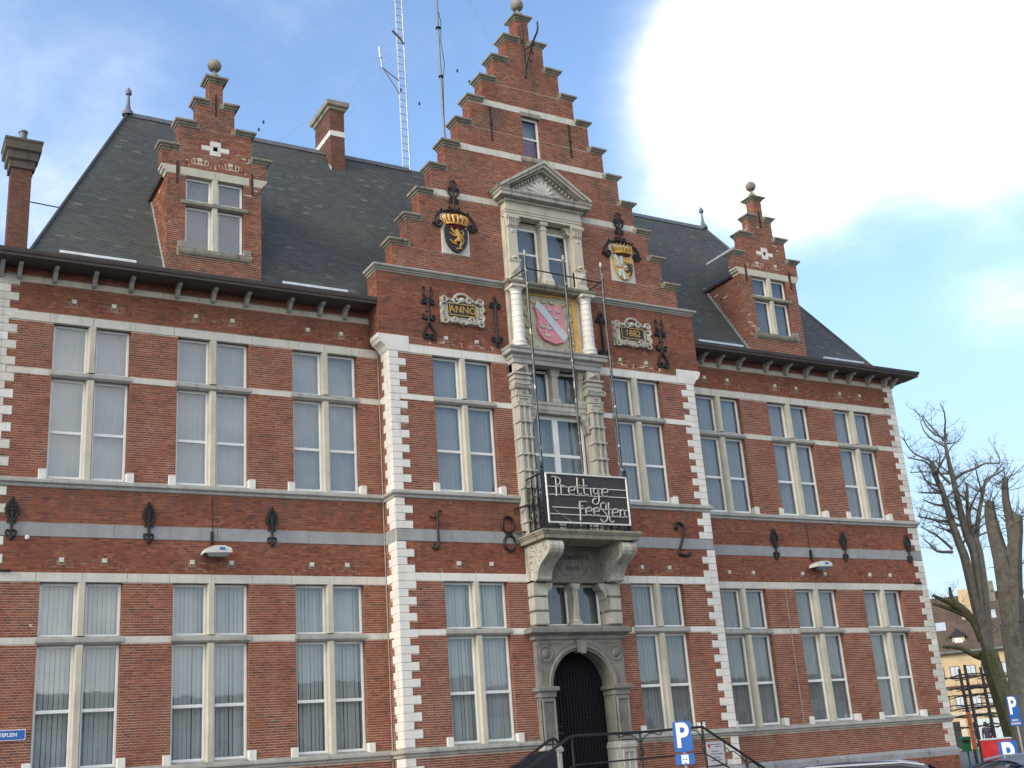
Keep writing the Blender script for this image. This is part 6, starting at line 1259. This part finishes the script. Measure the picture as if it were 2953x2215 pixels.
# ================================================================== HOUSES BEHIND
HL = Vector((.636, -.772, 0)); HD = Vector((.772, .636, 0)); HC = Vector((67.5, 44.26, .3))
HM = Matrix((HL, HD, Vector((0, 0, 1)))).transposed().to_4x4(); HM.translation = HC
simple('house_wall', (0.46, 0.36, 0.22), .9, 0, .2, .8); simple('house_wall2', (0.40, 0.33, 0.22), .9, 0, .2, .8); simple('tiles_brown', (0.085, 0.058, 0.042), .85, 0, .35, 1.2, .6); simple('frame_red', (0.10, 0.025, 0.03), .6); simple('shop_band', (0.52, 0.46, 0.34), .8)
def H(mb, name, mat, par, smooth=False): mb.xf(HM); o = mb.build(name, mat, None, smooth); return child_at(o, par)
def house(s0, s1, wallmat, label, eave, ridge, dd):
    r = empty('house', tuple(HM @ Vector(((s0+s1)/2, dd, 0)))); tag(r, label, 'house', 'houses across the square')
    H(MB().box(s0, s1, dd, dd+8, -.4, eave), 'wall', wallmat, r)
    H(MB().prism([(dd-.35, eave-.12), (dd-.35, eave+.05), (dd+4, ridge+.08), (dd+8.35, eave+.05), (dd+8.35, eave-.12), (dd+4, ridge-.15)], 'x', s0-.02, s1+.02), 'roof', 'tiles_brown', r)
    H(MB().box(s0, s1, dd-.5, dd-.35, eave-.16, eave+.02), 'gutter', 'lead', r); x = s0+.55
    while x+.8 < s1:
        for z0, z1 in ((3.35, 4.35), (5.85, 6.75)):
            w_ = H(MB().box(x, x+.8, dd-.06, dd+.05, z0, z1), 'window', 'frame_red', r)
            for a, b in ((x+.06, x+.38), (x+.42, x+.74)): 
                o = MB().box(a, b, dd-.075, dd-.055, z0+.06, z1-.06).xf(HM).build('pane', 'pale_blue'); o.parent = w_
            H(MB().box(x-.06, x+.86, dd-.14, dd+.02, z0-.1, z0), 'sill', 'stone_blue', r)
        x += 1.28
    return r
h1 = house(-9.0, 5.6, 'house_wall', 'cream brick house with brown tiled roof and skylights behind the trained trees', 8.0, 13.0, 0)
H(MB().box(-9, 5.6, -.12, .02, 2.62, 2.95), 'shop_fascia', 'shop_band', h1); H(MB().box(-9, 5.6, -.06, .02, 4.95, 5.12), 'string_band', 'frame_red', h1)
H(MB().box(-1.55, -.75, -.06, .06, .0, 2.2), 'door', 'dark', h1); H(MB().box(-.75, -.25, -.10, .02, -.1, 2.3), 'door_pier', 'shop_band', h1); H(MB().box(-1.85, -1.55, -.10, .02, -.1, 2.3), 'door_pier', 'shop_band', h1); H(MB().box(.4, 3.2, -.05, .05, .5, 2.25), 'shop_window', 'pale_blue', h1); H(MB().box(3.5, 5.2, -.05, .05, .3, 2.25), 'shop_window', 'sky_blue', h1)
for s_, z in ((-.9, 10.3), (3.4, 11.0)):
    d_ = (z-8.0)/5*4.35-.35; H(MB().box(-.42, .42, -.03, .06, -.5, .5).xf(Matrix.Translation((s_, d_-.08, z)) @ Matrix.Rotation(-math.atan2(4.35, 5.0), 4, 'X')), 'skylight', 'zinc', h1)
H(MB().box(-.15, .9, .3, 2.6, 8.0, 9.3), 'dormer', 'house_wall2', h1); H(MB().prism([(-.35, 9.25), (.38, 9.95), (1.1, 9.25)], 'y', .1, 3.2), 'dormer_roof', 'dark', h1); H(MB().box(.05, .70, .22, .32, 8.4, 9.1), 'dormer_window', 'sign_white', h1)
H(MB().box(2.9, 4.1, 3.2, 4.8, 12.2, 14.0), 'chimney', 'bark', h1); H(MB().box(1.0, 2.1, 2.0, 4.0, 10.0, 13.4), 'gable_stack', 'house_wall', h1)
h2 = house(5.7, 14.0, 'house_wall2', 'yellowish brick house with brown roof half hidden behind the dark trunk', 7.4, 12.2, .6)
# ================================================================== STREET THINGS
def frame_at(p, ang): return Matrix.Translation(p) @ Matrix.Rotation(ang, 4, 'Z')
def rounded(w_, h_, r, n=5):
    o = []
    for cx, cz, a0 in ((w_/2-r, h_/2-r, 0), (-w_/2+r, h_/2-r, 90), (-w_/2+r, -h_/2+r, 180), (w_/2-r, -h_/2+r, 270)): o += [(cx+r*math.cos(math.radians(a0+90*i/n)), cz+r*math.sin(math.radians(a0+90*i/n))) for i in range(n+1)]
    return o
def parking_sign(p, ang, zc, w_, h_, label, sub=None, gnd=0.0):
    F = frame_at((p[0], p[1], 0), ang); r = empty('parking_sign', (p[0], p[1], gnd)); tag(r, label, 'sign', 'blue parking signs')
    def S(mb, name, mat): return child_at(mb.xf(F).build(name, mat), r)
    S(MB().prism(rounded(w_, h_, .05), 'y', -.012, .0).xf(Matrix.Translation((0, 0, zc))), 'plate', 'sign_blue')
    tm = text_mesh('P', h_*1.12, 'letter', 'sign_white', None, F @ face_front(-.01, -.016, zc, .80), .002, .018); child_at(tm, r)
    S(MB().tube([(0, .03, gnd), (0, .03, zc+h_*.4)], .03, 8), 'post', 'mast')
    if sub:
        z2, w2, h2_, kind = sub; S(MB().prism(rounded(w2, h2_, .03), 'y', -.012, .0).xf(Matrix.Translation((0, 0, z2))), 'sub_plate', 'sign_blue')
        if kind == 'disc':
            S(MB().box(-.075, .075, -.018, -.010, z2-.09, z2+.09), 'symbol', 'sign_white'); S(MB().box(-.05, -.01, -.022, -.016, z2-.01, z2+.008), 'symbol_mark', 'ink'); S(MB().box(.012, .04, -.022, -.016, z2-.015, z2+.015), 'symbol_mark', 'ink'); S(MB().prism([(-.03, z2-.085), (.03, z2-.085), (0, z2-.055)], 'y', -.022, -.016), 'symbol_mark', 'sign_blue')
        else:
            for dz, a, b in ((h2_*.2, -.28, .25), (-h2_*.2, -.40, .40)):
                m_ = MB(); x = a*w2
                while x < b*w2: m_.box(x, min(x+.03, b*w2), -.018, -.010, z2+dz-h2_*.12, z2+dz+h2_*.12); x += .038
                o = S(m_, 'text_line', 'board'); o['kind'] = 'stuff'
    return r
ANG = math.atan2(-.61, .79)
parking_sign((-.88, -5.93), ANG, 1.945, .385, .62, 'blue parking sign with small symbol plate in front of the landing railing', (1.482, .40, .215, 'disc'))
parking_sign((13.27, -3.14), ANG-.9, 2.21, .36, .60, 'blue parking sign with a text plate standing before the tree trunk', (1.78, .40, .23, 'text'))
parking_sign((2.91, -11.01), ANG-.85, 1.09, .40, .60, 'blue parking sign cut off by the roof of the parked car')
# letter box
mbx = empty('letter_box', (12.1, -3.25, .05)); tag(mbx, 'red letter box with pale top behind the parked cars', 'letter box'); F = frame_at((12.12, -3.25, .05), ANG+.35)
child_at(MB().ring(-.33, .33, -.26, .26, [(0, .25), (0, 1.26), (-.02, 1.30)], 1, 1, 1).xf(F).build('body', 'red'), mbx); child_at(MB().ring(-.34, .34, -.27, .27, [(0, 1.285), (.01, 1.30), (-.04, 1.335)], 1, 1, 1).xf(F).build('top', 'board'), mbx); child_at(MB().box(-.3, .3, -.2, .2, .0, .26).xf(F).build('foot', 'iron'), mbx); child_at(MB().box(.18, .31, -.272, -.262, 1.02, 1.2).xf(F).build('notice_label', 'ochre'), mbx)
# litter bin and orange banner
simple('bin_green', (0.03, 0.22, 0.09), .5); simple('orange', (0.75, 0.16, 0.02), .6)
lb = empty('litter_bin', (19.94, 4.49, .2)); tag(lb, 'green litter bin on a post beside the corner of the town hall', 'litter bin'); F = frame_at((19.94, 4.49, 0), ANG)
child_at(MB().ring(-.17, .17, -.15, .15, [(-.03, .92), (0, 1.36), (.01, 1.38), (.01, 1.42), (-.05, 1.45)], 1, 1, 1).xf(F).build('body', 'bin_green'), lb); child_at(MB().box(-.12, .12, -.165, -.148, 1.24, 1.32).xf(F).build('slot', 'dark'), lb); child_at(MB().tube([(.05, .1, .15), (.05, .1, 1.0)], .035, 7).xf(F).build('post', 'bin_green'), lb)
ob = empty('orange_banner', (21.65, 5.57, .25)); tag(ob, 'narrow orange banner on a pole among the trained trees', 'banner'); F = frame_at((21.65, 5.57, 0), ANG)
child_at(MB().tube([(.09, .03, .25), (.09, .03, 2.45)], .025, 7).xf(F).build('pole', 'mast'), ob)
for z0, z1 in ((.95, 1.85), (1.88, 2.14), (2.17, 2.33)): child_at(MB().prism([(-.06, z0), (.06, z0), (.065, (z0+z1)/2), (.06, z1), (-.06, z1), (-.075, (z0+z1)/2)], 'y', -.02, .0).xf(F).build('panel', 'orange'), ob)
# ---- people
simple('skin', (0.45, 0.26, 0.19), .6); simple('hair_dark', (0.018, 0.014, 0.012), .6); simple('coat_brown', (0.055, 0.028, 0.028), .85); simple('trousers_dark', (0.022, 0.02, 0.024), .85); simple('coat_purple', (0.04, 0.028, 0.055), .85); simple('shoe', (0.02, 0.018, 0.016), .6)
def person(loc, ang, joints, mats, label, group):
    names = list(joints); V = [Vector(joints[k_][0]) for k_ in names]; ix = {k_: i for i, k_ in enumerate(names)}
    E_ = [(ix[joints[k_][2]], ix[k_]) for k_ in names if joints[k_][2]]
    me = bpy.data.meshes.new('body'); me.from_pydata(V, E_, []); o = bpy.data.objects.new('body', me); col.objects.link(o)
    md = o.modifiers.new('s', 'SKIN'); md.use_smooth_shade = True; sk = me.skin_vertices[0].data if me.skin_vertices else None
    if sk is None:
        bpy.context.view_layer.objects.active = o; o.select_set(True); bpy.ops.mesh.customdata_skin_add() if hasattr(bpy.ops.mesh, 'customdata_skin_add') else None; sk = me.skin_vertices[0].data
    for i, k_ in enumerate(names): sk[i].radius = joints[k_][1]; sk[i].use_root = (k_ == 'pelvis')
    ss = o.modifiers.new('d', 'SUBSURF'); ss.levels = 1; ss.render_levels = 1
    dg = bpy.context.evaluated_depsgraph_get(); m2 = bpy.data.meshes.new_from_object(o.evaluated_get(dg)); bpy.data.objects.remove(o)
    m2.name = 'person'; m2.materials.clear(); [m2.materials.append(MATS[k_]) for k_ in mats]
    hand = [Vector(joints[k_][0]) for k_ in names if 'hand' in k_ or 'fing' in k_]
    for f in m2.polygons:
        c = f.center; f.use_smooth = True
        f.material_index = 0 if c.z > 1.47 or any((c-h).length < .10 for h in hand) else (1 if c.z > .82 or abs(c.y) > .22 else (3 if c.z < .09 else 2))
    o = bpy.data.objects.new('person', m2); o.location = loc; o.rotation_euler = (0, 0, ang); col.objects.link(o); tag(o, label, 'person', group)
    hd = Vector(joints['head'][0]); hr = MB().ball((hd.x-.015, hd.y, hd.z+.03), .115, 12, (1.05, .92, 1.0)); hr.v = [v for v in hr.v]; hh = hr.build('hair', 'hair_dark', None, True); hh.parent = o
    fc = MB().ball((hd.x+.06, hd.y, hd.z-.02), .085, 10, (.9, .85, 1.2)).ball((hd.x+.14, hd.y, hd.z-.02), .018, 6); ff = fc.build('face', 'skin', None, True); ff.parent = o
    return o
J = {'pelvis': ((0, 0, .94), (.15, .12), None), 'waist': ((.02, 0, 1.10), (.15, .115), 'pelvis'), 'chest': ((.06, 0, 1.32), (.17, .13), 'waist'), 'neck': ((.09, 0, 1.48), (.06, .06), 'chest'), 'head': ((.12, 0, 1.62), (.095, .085), 'neck'), 'crown': ((.12, 0, 1.72), (.06, .06), 'head')}
for s_, nm, st_ in ((1, 'l', .16), (-1, 'r', -.16)):
    J['hip'+nm] = ((0, s_*.09, .88), (.095, .095), 'pelvis'); J['knee'+nm] = ((st_*.7+.05, s_*.10, .48), (.065, .065), 'hip'+nm); J['ankle'+nm] = ((st_*1.5-.03, s_*.10, .09), (.042, .042), 'knee'+nm); J['toe'+nm] = ((st_*1.5+.14, s_*.11, .04), (.04, .035), 'ankle'+nm)
    J['sh'+nm] = ((.06, s_*.19, 1.39), (.065, .065), 'chest'); J['el'+nm] = ((-st_*.6+.04, s_*.25, 1.12), (.048, .048), 'sh'+nm); J['wr'+nm] = ((-st_*.9+.16, s_*.24, .92), (.034, .034), 'el'+nm); J['hand'+nm] = ((-st_*.9+.20, s_*.235, .85), (.036, .024), 'wr'+nm)
    for q in range(4): J['fing%s%d' % (nm, q)] = ((-st_*.9+.19+.018*q, s_*.235, .765+.012*abs(q-1)), (.010, .010), 'hand'+nm)
    J['fingt'+nm] = ((-st_*.9+.245, s_*.225, .82), (.011, .011), 'hand'+nm)
person((34.04, 15.69, .30), 2.3, J, ['skin', 'coat_brown', 'trousers_dark', 'shoe'], 'person in a brown coat and dark trousers walking behind the letter box', 'people in the square')
J2 = dict(J); person((36.64, 17.20, .30), .9, J2, ['skin', 'coat_purple', 'trousers_dark', 'shoe'], 'person in dark purple clothes seen behind the walker in brown', 'people in the square')
# ---- parked cars
def car(loc, ang, paintm, label):
    F = frame_at(loc, ang); r = empty('parked_car', loc); tag(r, label, 'car', 'cars parked in the square')
    def S(mb, name, mat, smooth=False): return child_at(mb.xf(F).build(name, mat, None, smooth), r)
    prof = [(-2.10, .32), (-2.16, .55), (-2.12, .80), (-1.95, .90), (-1.2, .97), (0, .98), (1.15, .96), (1.75, .86), (2.05, .72), (2.14, .50), (2.08, .30)]
    b = MB(); n_ = len(prof); W_ = [(.74, .0), (.84, .03), (.86, .06), (.84, .03), (.74, .0)]; ys = (-.84, -.80, 0, .80, .84)
    rowsv = []
    for yy, k in ((-.72, .90), (-.82, .97), (-.85, 1.0), (.85, 1.0), (.82, .97), (.72, .90)): rowsv.append([(p[0]*(.985 if abs(yy) < .8 else 1), yy, .62+(p[1]-.62)*k) for p in prof])
    vs = [v for rr in rowsv for v in rr]; fs = [tuple(range(n_))[::-1], tuple(range(5*n_, 6*n_))]
    for i in range(5):
        for j in range(n_): q = (j+1) % n_; fs.append((i*n_+j, i*n_+q, (i+1)*n_+q, (i+1)*n_+j))
    S(b.add(vs, fs), 'body', paintm, True)
    # roof shell, pillars, glass
    st_ = [(-1.62, .92, .70), (-1.05, 1.32, .60), (-.75, 1.375, .585), (-.2, 1.40, .58), (.25, 1.385, .575), (.50, 1.345, .57), (1.28, .94, .70)]
    rs = MB(); g = 7; V_ = []
    for x, z, hw in st_[1:6]:
        for i in range(g): t = -1+2*i/(g-1); V_.append((x, hw*t, z-.055*t*t-.02*t**4))
    m2 = 5; rs.add(V_, [(i*g+j, i*g+j+1, (i+1)*g+j+1, (i+1)*g+j) for i in range(m2-1) for j in range(g-1)]); S(rs, 'roof', paintm, True)
    def quad(a, b_, c, d): return [a, b_, c, d]
    for s_ in (-1, 1):
        S(MB().tube([(1.28, s_*.70, .94), (.50, s_*.57, 1.28), (.25, s_*.575, 1.315), (-.75, s_*.585, 1.305), (-1.05, s_*.60, 1.25), (-1.62, s_*.70, .92)], .032, 6), 'pillar_rail', paintm, True)
        S(MB().tube([(-.10, s_*.72, .95), (-.15, s_*.585, 1.31)], .03, 6), 'pillar', 'rubber'); S(MB().tube([(.4, s_*.56, 1.345), (.2, s_*.555, 1.375), (-.8, s_*.56, 1.365), (-1.0, s_*.57, 1.325)], .014, 6), 'roof_trim', 'chrome')
        S(MB().add([(1.22, s_*.695, .95), (.46, s_*.58, 1.275), (-1.02, s_*.605, 1.245), (-1.5, s_*.69, .95)], [(0, 1, 2, 3)]), 'side_window', 'car_glass')
        S(MB().ball((.95, s_*.93, 1.0), .10, 8, (.6, 1, .7)), 'mirror', paintm, True)
        S(MB().ball((2.0, s_*.6, .68), .13, 8, (.6, 1.3, .7)), 'headlight', 'chrome', True); S(MB().ball((-2.05, s_*.62, .75), .11, 8, (.5, 1.2, 1)), 'tail_light', 'red', True)
        for x in (1.32, -1.30):
            w_ = S(MB().lathe([(.20, -.10), (.30, -.10), (.315, -.06), (.315, .06), (.30, .10), (.20, .10)], 0, 0, 20).xf(Matrix.Translation((x, s_*.76, .315)) @ Matrix.Rotation(pi/2, 4, 'X')), 'wheel', 'rubber', True)
            rim = MB().lathe([(.05, -.105), (.21, -.09), (.21, .09), (.05, .105)], 0, 0, 16).xf(Matrix.Translation((x, s_*.76, .315)) @ Matrix.Rotation(pi/2, 4, 'X')).xf(F).build('rim', 'chrome'); rim.parent = w_
    S(MB().add([(1.28, -.70, .95), (1.34, 0, .96), (1.28, .70, .95), (.50, .56, 1.29), (.53, 0, 1.345), (.50, -.56, 1.29)], [(0, 1, 4, 5), (1, 2, 3, 4)]), 'windscreen', 'car_glass', True)
    S(MB().add([(-1.62, -.70, .93), (-1.66, 0, .94), (-1.62, .70, .93), (-1.05, .59, 1.26), (-1.08, 0, 1.315), (-1.05, -.59, 1.26)], [(0, 3, 4, 1)[::-1], (0, 1, 4, 5)]), 'rear_window', 'car_glass', True)
    S(MB().box(-.9, .6, -.65, .65, .3, .62), 'seats', 'rubber')
    return r
CA = math.atan2(.77, -.64)
car((-5.45, -18.15, -.05), CA+.45, 'paint_blue', 'dark blue parked car with a bright windscreen at the lower right corner'); car((-6.80, -16.35, -.02), CA+.1, 'paint_dark', 'black parked car showing only its roof below the right wing')

# ================================================================== HOUSES OPPOSITE (mirrored in the window panes)
simple('render_grey', (0.36, 0.35, 0.33), .9, 0, .2, .6); simple('render_white', (0.55, 0.54, 0.50), .9, 0, .15, .6); simple('brick_far', (0.20, 0.09, 0.06), .9, 0, .25, 1.5)
for i, (xa, xb, mt, ev, rd, lab) in enumerate(((-22, -6, 'brick_far', 7.0, 10.6, 'red brick house across the square, mirrored in the left wing panes'), (-6, 9, 'render_white', 8.0, 11.8, 'white rendered house across the square, mirrored left of the door'), (9, 27, 'render_grey', 7.4, 11.0, 'grey rendered house across the square, mirrored right of the door'), (27, 48, 'brick_far', 8.2, 12.0, 'broad brick house across the square, mirrored in the right wing panes'), (48, 110, 'render_white', 7.2, 10.8, 'long pale house across the square, mirrored at the far right panes'))):
    r = empty('house', ((xa+xb)/2, -95, 0)); tag(r, lab, 'house', 'houses opposite the town hall')
    child_at(MB().box(xa, xb, -103, -95, -.2, ev).build('wall', mt), r)
    child_at(MB().prism([(-94.6, ev-.1), (-94.6, ev+.05), (-99, rd), (-103.4, ev+.05), (-103.4, ev-.1), (-99, rd-.25)], 'x', xa, xb-.02).build('roof', 'tiles_brown'), r); x = xa+1
    while x+1.2 < xb:
        for z0, z1 in ((1.0, 2.8), (4.4, 6.2)): child_at(B(x, x+1.1, -95.05, -94.96, z0, z1).build('window', 'frame_white'), r); child_at(B(x+.1, x+1.0, -94.97, -94.94, z0+.1, z1-.1).build('pane', 'dark'), r)
        x += 2.6
